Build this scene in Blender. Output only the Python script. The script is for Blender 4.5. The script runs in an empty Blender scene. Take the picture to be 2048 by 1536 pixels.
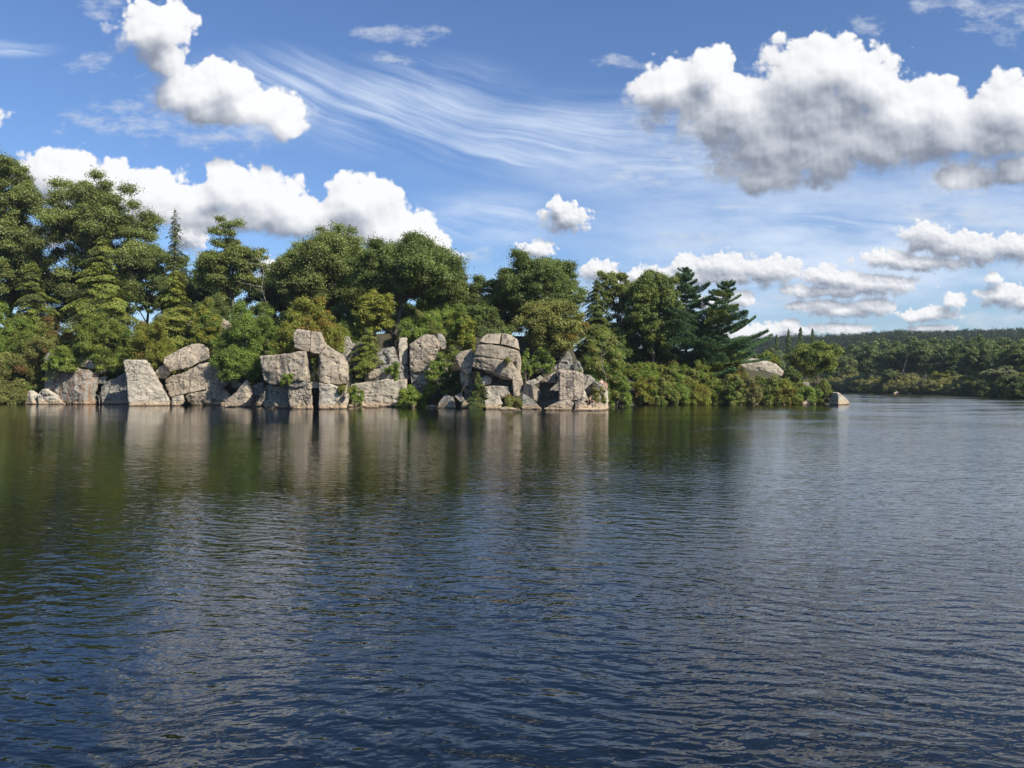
import bpy, bmesh, math, random
import numpy as np
from mathutils import Vector, Matrix
from mathutils.bvhtree import BVHTree

R = math.radians
scene = bpy.context.scene
COL = scene.collection
F, CX, CY, HC = 1547.0, 1024.0, 768.0, 3.0       # survey station: focal length in photo pixels, eye height 3 m


def W(px, py, Y):
    """a bearing and a distance from the survey station -> a point in metres"""
    return np.array([(px - CX) / F * Y, Y, HC - (py - CY) / F * Y])


# ------------------------------------------------------------------ numpy noise
_rg = np.random.RandomState(7)
_perm = _rg.permutation(256)
_perm = np.concatenate([_perm, _perm, _perm])
_val = _rg.rand(256) * 2 - 1


def vnoise(P):
    P = np.asarray(P, float)
    i = np.floor(P).astype(int)
    f = P - i
    u = f * f * f * (f * (f * 6 - 15) + 10)
    out = 0
    for dx in (0, 1):
        for dy in (0, 1):
            for dz in (0, 1):
                h = _perm[_perm[_perm[(i[:, 0] + dx) & 255] + ((i[:, 1] + dy) & 255)] + ((i[:, 2] + dz) & 255)]
                w = (u[:, 0] if dx else 1 - u[:, 0]) * (u[:, 1] if dy else 1 - u[:, 1]) * (u[:, 2] if dz else 1 - u[:, 2])
                out = out + w * _val[h]
    return out


def fbm(P, oct=4, gain=0.5):
    a, s, tot = 1.0, 1.0, 0
    for k in range(oct):
        tot = tot + a * vnoise(np.asarray(P) * s + k * 17.3)
        a *= gain
        s *= 2.03
    return tot


def sstep(a, b, x):
    t = np.clip((x - a) / (b - a), 0, 1)
    return t * t * (3 - 2 * t)


# ------------------------------------------------------------------ mesh / object helpers
def mesh_from(name, V, Q, col=None, smooth=False):
    V = np.asarray(V, np.float32)
    Q = np.asarray(Q, np.int32)
    n, m, k = len(V), len(Q), Q.shape[1]
    me = bpy.data.meshes.new(name)
    me.vertices.add(n)
    me.vertices.foreach_set('co', V.ravel())
    me.loops.add(m * k)
    me.loops.foreach_set('vertex_index', Q.ravel())
    me.polygons.add(m)
    me.polygons.foreach_set('loop_start', np.arange(0, m * k, k, dtype=np.int32))
    me.update(calc_edges=True)
    if smooth:
        me.polygons.foreach_set('use_smooth', np.ones(m, dtype=bool))
    if col is not None:
        at = me.attributes.new('col', 'FLOAT_COLOR', 'FACE')
        c4 = np.ones((m, 4), np.float32)
        c4[:, :3] = col
        at.data.foreach_set('color', c4.ravel())
    return me


def link(name, me, mat=None, parent=None, loc=None):
    o = bpy.data.objects.new(name, me)
    COL.objects.link(o)
    if mat is not None and len(me.materials) == 0:
        me.materials.append(mat)
    if parent is not None:
        o.parent = parent
    if loc is not None:
        o.location = loc
    return o


def tag(o, label=None, cat=None, group=None, kind=None):
    if label:
        o['label'] = label
    if cat:
        o['category'] = cat
    if group:
        o['group'] = group
    if kind:
        o['kind'] = kind
    return o


def empty(name, loc, rz=0.0):
    o = bpy.data.objects.new(name, None)
    o.empty_display_size = 0.3
    COL.objects.link(o)
    o.location = loc
    o.rotation_euler = (0, 0, rz)
    return o


def copy_tree(root):
    r = root.copy()
    COL.objects.link(r)
    for ch in list(root.children):
        c = ch.copy()
        COL.objects.link(c)
        c.parent = r
    return r


def tube(pts, rad, n=6):
    """one tapered tube along pts -> verts, quads"""
    pts = np.asarray(pts, float)
    m = len(pts)
    T = np.gradient(pts, axis=0)
    T /= np.linalg.norm(T, axis=1)[:, None] + 1e-9
    ref = np.array([0.31, 0.17, 0.93]) if abs(T[:, 2]).mean() < 0.8 else np.array([0.95, 0.2, 0.1])
    A = np.cross(T, ref)
    A /= np.linalg.norm(A, axis=1)[:, None] + 1e-9
    B = np.cross(T, A)
    ang = np.linspace(0, 2 * np.pi, n, endpoint=False)
    V = (pts[:, None, :] + np.asarray(rad)[:, None, None] * (np.cos(ang)[None, :, None] * A[:, None, :] + np.sin(ang)[None, :, None] * B[:, None, :])).reshape(-1, 3)
    i, j = np.meshgrid(np.arange(m - 1), np.arange(n), indexing='ij')
    a = i * n + j
    b = i * n + (j + 1) % n
    Q = np.stack([a, b, b + n, a + n], -1).reshape(-1, 4)
    return V, Q


class Bag:
    """collects verts and quads into one mesh"""
    def __init__(self):
        self.v, self.q, self.n = [], [], 0

    def add(self, V, Q):
        self.v.append(V)
        self.q.append(np.asarray(Q) + self.n)
        self.n += len(V)

    def mesh(self, name, smooth=True):
        return mesh_from(name, np.concatenate(self.v), np.concatenate(self.q), smooth=smooth)


# ------------------------------------------------------------------ node helper
class NT:
    def __init__(self, tree):
        self.t = tree
        self.n = tree.nodes
        self.l = tree.links

    def new(self, kind, **kw):
        nd = self.n.new(kind)
        for k, v in kw.items():
            setattr(nd, k, v)
        return nd

    def put(self, sock, v):
        if isinstance(v, bpy.types.NodeSocket):
            self.l.new(v, sock)
        elif v is not None:
            sock.default_value = v

    def m(self, op, a, b=None, c=None, clamp=False):
        nd = self.new('ShaderNodeMath', operation=op, use_clamp=clamp)
        for s, v in zip(nd.inputs, (a, b, c)):
            self.put(s, v)
        return nd.outputs[0]

    def v(self, op, a, b=None, c=None):
        nd = self.new('ShaderNodeVectorMath', operation=op)
        if op == 'SCALE':
            self.put(nd.inputs[0], a)
            self.put(nd.inputs[3], b)
        else:
            for s, x in zip(nd.inputs, (a, b, c)):
                self.put(s, x)
        return nd.outputs['Value'] if op in ('LENGTH', 'DOT_PRODUCT', 'DISTANCE') else nd.outputs[0]

    def ss(self, x, a, b, lo=0.0, hi=1.0):
        nd = self.new('ShaderNodeMapRange', interpolation_type='SMOOTHSTEP', clamp=True)
        self.put(nd.inputs[0], x)
        nd.inputs[1].default_value, nd.inputs[2].default_value = a, b
        nd.inputs[3].default_value, nd.inputs[4].default_value = lo, hi
        return nd.outputs[0]

    def noise(self, vec, scale, detail=4, rough=0.5, dist=0.0, dims='3D', out=0):
        nd = self.new('ShaderNodeTexNoise', noise_dimensions=dims)
        self.put(nd.inputs['Vector'], vec)
        nd.inputs['Scale'].default_value = scale
        nd.inputs['Detail'].default_value = detail
        nd.inputs['Roughness'].default_value = rough
        nd.inputs['Distortion'].default_value = dist
        return nd.outputs[out]

    def mix(self, fac, a, b):
        nd = self.new('ShaderNodeMix', data_type='RGBA')
        self.put(nd.inputs[0], fac)
        self.put(nd.inputs[6], a)
        self.put(nd.inputs[7], b)
        return nd.outputs[2]

    def xyz(self, v):
        nd = self.new('ShaderNodeSeparateXYZ')
        self.put(nd.inputs[0], v)
        return nd.outputs

    def cxyz(self, x, y, z):
        nd = self.new('ShaderNodeCombineXYZ')
        for s, v in zip(nd.inputs, (x, y, z)):
            self.put(s, v)
        return nd.outputs[0]

    def ramp(self, fac, stops):
        nd = self.new('ShaderNodeValToRGB')
        el = nd.color_ramp.elements
        while len(el) < len(stops):
            el.new(0.5)
        for e, (p, c) in zip(el, stops):
            e.position = p
            e.color = tuple(c) + (1,) if len(c) == 3 else c
        self.put(nd.inputs[0], fac)
        return nd.outputs[0]


def new_mat(name):
    mt = bpy.data.materials.new(name)
    mt.use_nodes = True
    nt = NT(mt.node_tree)
    for nd in list(nt.n):
        nt.n.remove(nd)
    out = nt.new('ShaderNodeOutputMaterial')
    return mt, nt, out


# ------------------------------------------------------------------ camera, sun, render settings
SUN_AZ, SUN_EL = R(49), R(38)       # azimuth measured from straight behind the viewer towards the right
SUN = np.array([math.sin(SUN_AZ) * math.cos(SUN_EL), -math.cos(SUN_AZ) * math.cos(SUN_EL), math.sin(SUN_EL)])
cam = bpy.data.cameras.new('camera')
cam.sensor_fit = 'HORIZONTAL'
cam.sensor_width = 36.0
cam.lens = F / 2048.0 * 36.0
cam.clip_start, cam.clip_end = 0.1, 6000.0
camo = bpy.data.objects.new('camera', cam)
COL.objects.link(camo)
camo.location = (0, 0, HC)
camo.rotation_euler = (R(90), 0, 0)
scene.camera = camo
sl = bpy.data.lights.new('sun', 'SUN')
sl.energy = 4.9
sl.angle = R(0.53)
sl.color = (1.0, 0.93, 0.82)
so = bpy.data.objects.new('sun', sl)
COL.objects.link(so)
so.location = (40, -30, 60)
so.rotation_euler = Vector(-SUN).to_track_quat('-Z', 'Y').to_euler()

scene.view_settings.view_transform = 'Standard'
scene.view_settings.look = 'None'
scene.view_settings.exposure = 0.4
scene.view_settings.gamma = 1.0
cy = scene.cycles
cy.use_denoising = True
cy.max_bounces = 6
cy.diffuse_bounces = 4
cy.glossy_bounces = 3
cy.transmission_bounces = 2
cy.transparent_max_bounces = 4
cy.caustics_reflective = False
cy.caustics_refractive = False
cy.sample_clamp_indirect = 4.0

# ================================================================== SKY
# clouds as (bearing, height, half width, half height) in photo pixels, turned into tangents of real directions
BIG = [
    (300, 62, 74, 60), (338, 50, 44, 48), (335, 118, 42, 36), (400, 185, 88, 58), (465, 165, 50, 42), (500, 215, 95, 42),
    (420, 222, 90, 34), (575, 243, 38, 30), 
    (130, 350, 88, 52), (215, 372, 78, 46), (305, 393, 92, 54), (170, 395, 130, 42), (455, 372, 46, 42), (500, 390, 80, 56),
    (570, 405, 52, 48), (510, 428, 115, 38), (715, 402, 76, 54), (655, 428, 70, 36), (810, 470, 62, 54), (868, 505, 40, 40), (390, 405, 70, 40), (610, 425, 90, 36), (420, 440, 190, 28), (640, 450, 130, 26), (820, 510, 90, 34),
    (760, 462, 70, 40), (300, 425, 160, 30), (60, 470, 80, 30),
    (1345, 172, 82, 62), (1420, 135, 42, 46), (1305, 185, 48, 44), (1480, 178, 60, 34), (1630, 165, 112, 82), (1735, 172, 86, 82),
    (1680, 130, 90, 48), (1500, 238, 190, 60), (1800, 228, 105, 66), (1895, 222, 74, 58), (1700, 275, 230, 52), (1545, 342, 112, 42),
    (1640, 315, 130, 48), 
    (2035, 222, 105, 78), (2030, 275, 120, 62), (1925, 356, 74, 36), (2050, 335, 70, 34), (1620, 230, 140, 70), (1560, 290, 150, 60), (1750, 290, 130, 50), (1900, 265, 120, 46), (1480, 215, 110, 52), (1540, 360, 100, 30),
    (1000, -420, 260, 90), (300, -260, 180, 60), (1900, -330, 320, 120), (2400, 150, 200, 90), (-250, 250, 200, 70),
]
SMALL = [
    (1128, 437, 54, 30), (1118, 418, 24, 22), (1074, 500, 38, 22), (1195, 545, 38, 26), (1275, 552, 30, 22),
    (1345, 556, 70, 26), (1372, 538, 34, 26), (1440, 538, 62, 30), (1525, 545, 95, 30), (1430, 555, 150, 18), (1250, 565, 40, 22),
    (1855, 478, 62, 36), (1900, 495, 70, 34),
    (1960, 505, 50, 32), (2030, 498, 66, 30), (1780, 520, 58, 24), (1850, 526, 130, 18), (1650, 556, 46, 26), (1690, 562, 50, 24),
    (1750, 570, 100, 24), (1680, 582, 110, 14), (1600, 582, 50, 16), (1650, 610, 44, 16), (1740, 612, 52, 22), (1690, 622, 110, 16),
    (1600, 612, 36, 12), (1875, 628, 52, 18), (1905, 604, 26, 18), (1830, 634, 30, 14), (2005, 592, 56, 24), (2060, 605, 60, 20),
    (1985, 555, 26, 14), (1560, 664, 86, 18), (1580, 650, 26, 12), (1680, 658, 60, 14), (1860, 655, 60, 10), (1440, 610, 60, 26),
    (560, 540, 60, 26), (380, 478, 36, 32), (1480, 600, 30, 24), (1500, 668, 70, 16), 
]

WISP = [(810, 72, 100, 22), (785, 118, 46, 13), (1243, 122, 62, 14), (180, 128, 46, 30), (205, 18, 46, 24), (2012, 18, 100, 62), (1900, 6, 90, 30), (1745, 45, 46, 26), (1365, 486, 84, 22), (1280, 342, 66, 22), (372, 264, 56, 22), (1490, 414, 52, 5),
        (965, 514, 44, 22), (1835, 418, 70, 26), (1470, 503, 40, 18), (1310, 232, 60, 36), (230, 235, 120, 40), (1930, 360, 110, 50), (1990, 430, 90, 26), (1560, 600, 120, 20), (1990, 640, 90, 16), (1545, 250, 260, 110), (440, 230, 190, 70)]


def blob_group(name, blobs, soft):
    g = bpy.data.node_groups.new(name, 'ShaderNodeTree')
    g.interface.new_socket('P', in_out='INPUT', socket_type='NodeSocketVector')
    g.interface.new_socket('D', in_out='OUTPUT', socket_type='NodeSocketFloat')
    t = NT(g)
    gi = t.new('NodeGroupInput')
    go = t.new('NodeGroupOutput')
    cur = None
    for (px, py, rx, ry) in blobs:
        u, v, ru, rv = (px - CX) / F, (CY - py) / F, rx * 1.1 / F, ry * 1.1 / F
        q = t.v('MULTIPLY_ADD', gi.outputs[0], (1 / ru, 1 / rv, 0.0), (-u / ru, -v / rv, 0.0))
        e = t.v('LENGTH', q)
        if cur is None:
            cur = e
        else:
            nd = t.new('ShaderNodeMath', operation='SMOOTH_MIN')
            t.put(nd.inputs[0], cur)
            t.put(nd.inputs[1], e)
            nd.inputs[2].default_value = soft
            cur = nd.outputs[0]
    t.put(go.inputs[0], t.m('SUBTRACT', 1.0, cur))
    return g


def build_sky():
    w = bpy.data.worlds.new('World')
    scene.world = w
    w.use_nodes = True
    t = NT(w.node_tree)
    for nd in list(t.n):
        t.n.remove(nd)
    out = t.new('ShaderNodeOutputWorld')
    bg = t.new('ShaderNodeBackground')
    bg0 = t.new('ShaderNodeBackground')
    mxs = t.new('ShaderNodeMixShader')
    t.l.new(bg0.outputs[0], mxs.inputs[1])
    t.l.new(bg.outputs[0], mxs.inputs[2])
    t.l.new(mxs.outputs[0], out.inputs[0])
    tc = t.new('ShaderNodeTexCoord')
    D = tc.outputs['Generated']
    sky = t.new('ShaderNodeTexSky', sky_type='NISHITA')
    sky.sun_disc = False
    sky.sun_elevation = SUN_EL
    sky.sun_rotation = math.pi - SUN_AZ
    sky.altitude = 300
    sky.air_density = 1.15
    sky.dust_density = 0.5
    sky.ozone_density = 2.2
    SK = 0.100
    skyc = t.v('MULTIPLY', sky.outputs[0], (SK * 0.66, SK * 0.80, SK * 1.06))
    X, Y, Z = t.xyz(D)
    t.put(bg0.inputs[0], skyc)
    # no clouds are laid behind the viewer or below the horizon
    t.put(mxs.inputs[0], t.m('MULTIPLY', t.m('GREATER_THAN', Y, 0.1), t.m('GREATER_THAN', Z, -0.01)))
    ys = t.m('MAXIMUM', Y, 0.08)
    u = t.m('DIVIDE', X, ys)
    v = t.m('DIVIDE', Z, ys)
    P = t.cxyz(u, v, 0.0)
    front = t.ss(Y, 0.1, 0.3)

    # ---- thin high cirrus, drawn out along curved streaks
    ex = t.m('EXPONENT', t.m('MULTIPLY', t.m('ADD', u, 0.17), -3.6))
    ex = t.m('MINIMUM', ex, 4.0)
    wv = t.m('MULTIPLY_ADD', ex, -0.105, v)
    warp = t.noise(t.cxyz(u, v, 0.3), 3.0, 3)
    wv2 = t.m('MULTIPLY_ADD', t.noise(t.cxyz(t.m('MULTIPLY', u, 3.0), t.m('MULTIPLY', v, 9.0), 6.0), 2.0, 3), 0.022, t.m('MULTIPLY_ADD', warp, 0.08, wv))
    n1 = t.noise(t.cxyz(t.m('MULTIPLY', u, 2.2), t.m('MULTIPLY', wv2, 22.0), 0.0), 1.0, 6, 0.62, 0.25)
    n2 = t.noise(t.cxyz(t.m('MULTIPLY', u, 3.0), t.m('MULTIPLY', wv2, 75.0), 4.0), 1.0, 5, 0.6, 0.4)
    n3 = t.noise(t.cxyz(u, v, 8.0), 5.0, 4)

    def region(px, py, rx, ry):
        q = t.v('MULTIPLY_ADD', P, (F / rx, F / ry, 0.0), (-(px - CX) / rx, -(CY - py) / ry, 0.0))
        return t.ss(t.v('LENGTH', q), 1.0, 0.15)
    reg = None
    for rr in ((1120, 285, 430, 130), (1330, 320, 330, 90), (820, 215, 330, 130), (990, 440, 190, 75), (1700, 470, 520, 130), (30, 95, 120, 26), (540, 190, 280, 120), (1500, 570, 700, 90)):
        r0 = region(*rr)
        reg = r0 if reg is None else t.m('MAXIMUM', reg, r0)
    st = t.m('ADD', t.m('MULTIPLY', n1, 0.75), t.m('MULTIPLY', n2, 0.42))
    st = t.m('ADD', st, t.m('MULTIPLY', n3, 0.35))
    ci = t.ss(st, 0.60, 0.98)
    ci = t.m('MULTIPLY', t.m('MULTIPLY', ci, reg), 0.90)
    # a soft white veil under the streaks on the right and low down
    nv = t.noise(t.cxyz(t.m('MULTIPLY', u, 2.0), t.m('MULTIPLY', v, 7.0), 2.0), 2.2, 6, 0.6)
    veil = t.m('MAXIMUM', t.m('MAXIMUM', region(1750, 500, 900, 260), region(1330, 330, 420, 110)), region(980, 440, 230, 90))
    veil = t.m('MULTIPLY', veil, t.ss(nv, 0.30, 0.66))
    ci = t.m('MAXIMUM', ci, t.m('MULTIPLY', veil, 0.80))
    skyc = t.mix(ci, skyc, (0.58, 0.66, 0.78, 1))

    # ---- cumulus
    L2 = np.array([0.50, 0.86])

    def base_of(G, vec):
        nd = t.new('ShaderNodeGroup')
        nd.node_tree = G
        t.put(nd.inputs[0], vec)
        return nd.outputs[0]

    # torn shreds and thin skirts
    GW = blob_group('shred_density', WISP, 0.2)
    wn = t.noise(P, 14.0, 3, 0.55, out=1)
    dW = base_of(GW, t.v('MULTIPLY_ADD', t.v('SUBTRACT', wn, (0.5, 0.5, 0.5)), (0.07, 0.035, 0.0), P))
    nW = t.noise(t.v('MULTIPLY', P, (1.0, 1.9, 1.0)), 26.0, 6, 0.66)
    aW = t.ss(t.m('MULTIPLY_ADD', t.m('SUBTRACT', nW, 0.5), 2.6, t.m('MINIMUM', dW, 0.42)), 0.05, 0.95, 0.0, 0.62)
    skyc = t.mix(t.m('MULTIPLY', aW, front), skyc, (0.52, 0.56, 0.63, 1))

    def layer(blobs, nm, soft, k, amp, dl_big, dl_small, edge, skyc, seed):
        G = blob_group(nm, blobs, soft)

        def rough(vec):
            vo = t.new('ShaderNodeTexVoronoi', feature='F1', voronoi_dimensions='2D')
            t.put(vo.inputs['Vector'], vec)
            vo.inputs['Scale'].default_value = k
            vo.inputs['Detail'].default_value = 2.0
            vo.inputs['Roughness'].default_value = 0.55
            vo.inputs['Lacunarity'].default_value = 2.2
            nz = t.noise(t.v('ADD', vec, (0, 0, seed)), k * 0.9, 4, 0.52)
            a = t.m('MULTIPLY', t.m('SUBTRACT', 0.48, vo.outputs['Distance']), 0.75)
            return t.m('MULTIPLY_ADD', t.m('SUBTRACT', nz, 0.5), 1.7, a)
        wn = t.noise(t.v('ADD', P, (0, 0, seed + 3)), k * 0.55, 3, 0.55, out=1)
        Pw = t.v('MULTIPLY_ADD', t.v('SUBTRACT', wn, (0.5, 0.5, 0.5)), (0.80 / k, 0.55 / k, 0.0), P)
        d0 = base_of(G, Pw)
        r0 = rough(P)
        r0b = t.noise(t.v('ADD', P, (0, 0, seed)), k * 6, 4, 0.68)
        d = t.m('ADD', t.m('MULTIPLY_ADD', r0, amp, d0), 0.20)
        d = t.m('MULTIPLY_ADD', t.m('SUBTRACT', r0b, 0.5), 0.24, d)
        Ps = t.v('ADD', P, t.v('SCALE', t.v('SUBTRACT', Pw, P), 0.25))
        dsm = base_of(G, Ps)
        db = base_of(G, t.v('ADD', Ps, (L2[0] * dl_big, L2[1] * dl_big, 0)))
        ds = rough(t.v('ADD', P, (L2[0] * dl_small, L2[1] * dl_small, 0)))
        Lb = t.m('SUBTRACT', dsm, db)
        Ls = t.m('SUBTRACT', r0, ds)
        db2 = base_of(G, t.v('ADD', Ps, (L2[0] * dl_big * 1.2, L2[1] * dl_big * 1.7, 0)))
        lit = t.m('MULTIPLY_ADD', t.m('EXPONENT', t.m('MULTIPLY', t.m('MAXIMUM', db2, 0.0), -2.0)), 0.48, 0.235)
        lit = t.m('MULTIPLY_ADD', Lb, 0.42, lit)
        lit = t.m('MULTIPLY_ADD', Ls, 0.27, lit)
        # crisp tops, soft ragged undersides
        up = t.ss(Lb, -0.35, 0.35)
        e1 = t.m('MULTIPLY_ADD', up, -edge * 2.0, edge * 3.0)
        a = t.m('DIVIDE', d, e1, clamp=True)
        a = t.m('MULTIPLY', a, t.m('MULTIPLY', a, t.m('MULTIPLY_ADD', a, -2.0, 3.0)))
        a = t.m('MULTIPLY', t.m('MULTIPLY', a, front), 0.98)
        colr = t.ramp(lit, [(0.0, (0.165, 0.185, 0.235)), (0.22, (0.22, 0.245, 0.30)), (0.45, (0.38, 0.405, 0.455)), (0.66, (0.54, 0.555, 0.59)), (0.86, (0.70, 0.705, 0.72)), (1.0, (0.77, 0.77, 0.77))])
        return t.mix(a, skyc, colr)
    skyc = layer(SMALL, 'far_cloud_density', 0.22, 62.0, 0.62, 0.0105, 0.0038, 0.22, skyc, 2.0)
    skyc = layer(BIG, 'near_cloud_density', 0.42, 24.0, 0.62, 0.034, 0.009, 0.19, skyc, 0.0)
    t.put(bg.inputs[0], skyc)
    bg.inputs[1].default_value = 1.0
    w.cycles.sampling_method = 'MANUAL'
    w.cycles.sample_map_resolution = 256


build_sky()

# ================================================================== LAND AND WATER
ISLAND = np.array([(-210, 128), (-103, 121), (-78, 121), (-61, 118.5), (-39, 108.5), (-24, 94.5), (-17, 103), (-10, 103), (-4, 95.5), (6, 94), (11, 96),
                   (15, 106), (30, 112), (44, 112.5), (48, 113.5), (51.5, 118), (53, 128), (50, 146), (38, 172), (-40, 192), (-130, 196), (-210, 180)], float)
FARLAND = np.array([(-420, 330), (-50, 330), (40, 322), (75, 310), (112, 291), (118, 274), (116, 233), (117.5, 203), (110, 172), (102, 154), (96, 122), (118, 84),
                    (160, 60), (700, 40), (1500, 700), (1500, 1500), (-900, 1500), (-900, 330)], float)


def poly_dist(P, poly):
    """signed distance, positive inside"""
    x, y = P[:, 0], P[:, 1]
    best = np.full(len(P), 1e9)
    inside = np.zeros(len(P), bool)
    for i in range(len(poly)):
        a, b = poly[i], poly[(i + 1) % len(poly)]
        ab = b - a
        t = np.clip(((x - a[0]) * ab[0] + (y - a[1]) * ab[1]) / (ab @ ab), 0, 1)
        best = np.minimum(best, np.hypot(x - a[0] - t * ab[0], y - a[1] - t * ab[1]))
        cond = (a[1] > y) != (b[1] > y)
        xi = a[0] + (y - a[1]) / (b[1] - a[1] + 1e-12) * ab[0]
        inside ^= cond & (x < xi)
    return np.where(inside, best, -best)


def island_h(x, y):
    x, y = np.atleast_1d(np.asarray(x, float)), np.atleast_1d(np.asarray(y, float))
    P = np.stack([x, y, np.zeros_like(x)], -1)
    s = poly_dist(P[:, :2], ISLAND)
    H = np.interp(x, [-200, -70, -50, -38, -25, -12, 2, 10, 18, 34, 44, 54], [10, 10.5, 12.0, 11.5, 9.8, 9.6, 9.2, 7.6, 7.6, 7.2, 6.0, 2.4])
    w = np.interp(x, [-200, -60, -38, -20, 8, 16, 49], [15, 12, 9, 7, 8, 18, 15])
    h = H * (sstep(0, 1, s / w) * 0.8 + 0.2 * np.clip(s / w, 0, 1)) - 1.2 * (1 - sstep(0, 2.5, s)) - np.clip(-s, 0, 4) * 0.8
    h = h + fbm(P * 0.12, 3) * 0.7 * sstep(0, 6, s) + fbm(P * 0.6, 2) * 0.15
    return h


def far_h(x, y):
    x, y = np.atleast_1d(np.asarray(x, float)), np.atleast_1d(np.asarray(y, float))
    P = np.stack([x, y, np.zeros_like(x)], -1)
    s = poly_dist(P[:, :2], FARLAND)
    ridge = np.interp(x / np.maximum(y, 1), [-0.4, 0.1, 0.27, 0.36, 0.46, 0.56, 0.72], [20, 26, 30, 34, 38, 38.5, 38])
    h = 1.6 * sstep(0, 8, s) + 3.0 * sstep(8, 60, s) + ridge * sstep(330, 830, y + 0.25 * np.abs(x - 200)) * sstep(60, 220, s) - 1.2 * (1 - sstep(0, 3, s)) - np.clip(-s, 0, 3)
    return h + fbm(P * 0.02, 3) * 2.5 * sstep(30, 150, s) + fbm(P * 0.2, 2) * 0.3


def grid_obj(name, xs, ys, hf, mat, keep=None):
    X, Y = np.meshgrid(xs, ys)
    x, y = X.ravel(), Y.ravel()
    h = hf(x, y)
    V = np.stack([x, y, h], -1)
    nx, ny = len(xs), len(ys)
    i, j = np.meshgrid(np.arange(ny - 1), np.arange(nx - 1), indexing='ij')
    a = (i * nx + j).ravel()
    Q = np.stack([a, a + 1, a + 1 + nx, a + nx], -1)
    if keep is not None:
        Q = Q[(h[Q].max(1) > keep)]
        used = np.unique(Q)
        mp = np.full(len(V), -1)
        mp[used] = np.arange(len(used))
        V, Q = V[used], mp[Q]
    o = link(name, mesh_from(name, V, Q, smooth=True), mat)
    tag(o, kind='structure')
    return o


def mat_ground():
    mt, t, out = new_mat('forest_floor')
    g = t.new('ShaderNodeNewGeometry')
    p = g.outputs['Position']
    n1 = t.noise(p, 0.5, 6, 0.6)
    n2 = t.noise(p, 3.5, 4, 0.6)
    c = t.ramp(n1, [(0.3, (0.035, 0.040, 0.018)), (0.5, (0.060, 0.052, 0.030)), (0.7, (0.045, 0.060, 0.022))])
    c = t.mix(t.ss(n2, 0.45, 0.7, 0, 0.7), c, (0.10, 0.085, 0.06, 1))
    b = t.new('ShaderNodeBsdfPrincipled')
    t.put(b.inputs['Base Color'], c)
    b.inputs['Roughness'].default_value = 0.95
    bp = t.new('ShaderNodeBump')
    bp.inputs['Strength'].default_value = 0.8
    bp.inputs['Distance'].default_value = 0.2
    t.put(bp.inputs['Height'], n2)
    t.put(b.inputs['Normal'], bp.outputs[0])
    t.l.new(b.outputs[0], out.inputs[0])
    return mt


M_GROUND = mat_ground()
grid_obj('ground', np.arange(-208, 56, 1.0), np.arange(88, 200, 1.0), island_h, M_GROUND, keep=-1.5)
grid_obj('hill', np.arange(-880, 1490, 9.0), np.concatenate([np.arange(44, 340, 4.0), np.arange(340, 1490, 12.0)]), far_h, M_GROUND, keep=-1.5)


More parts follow.
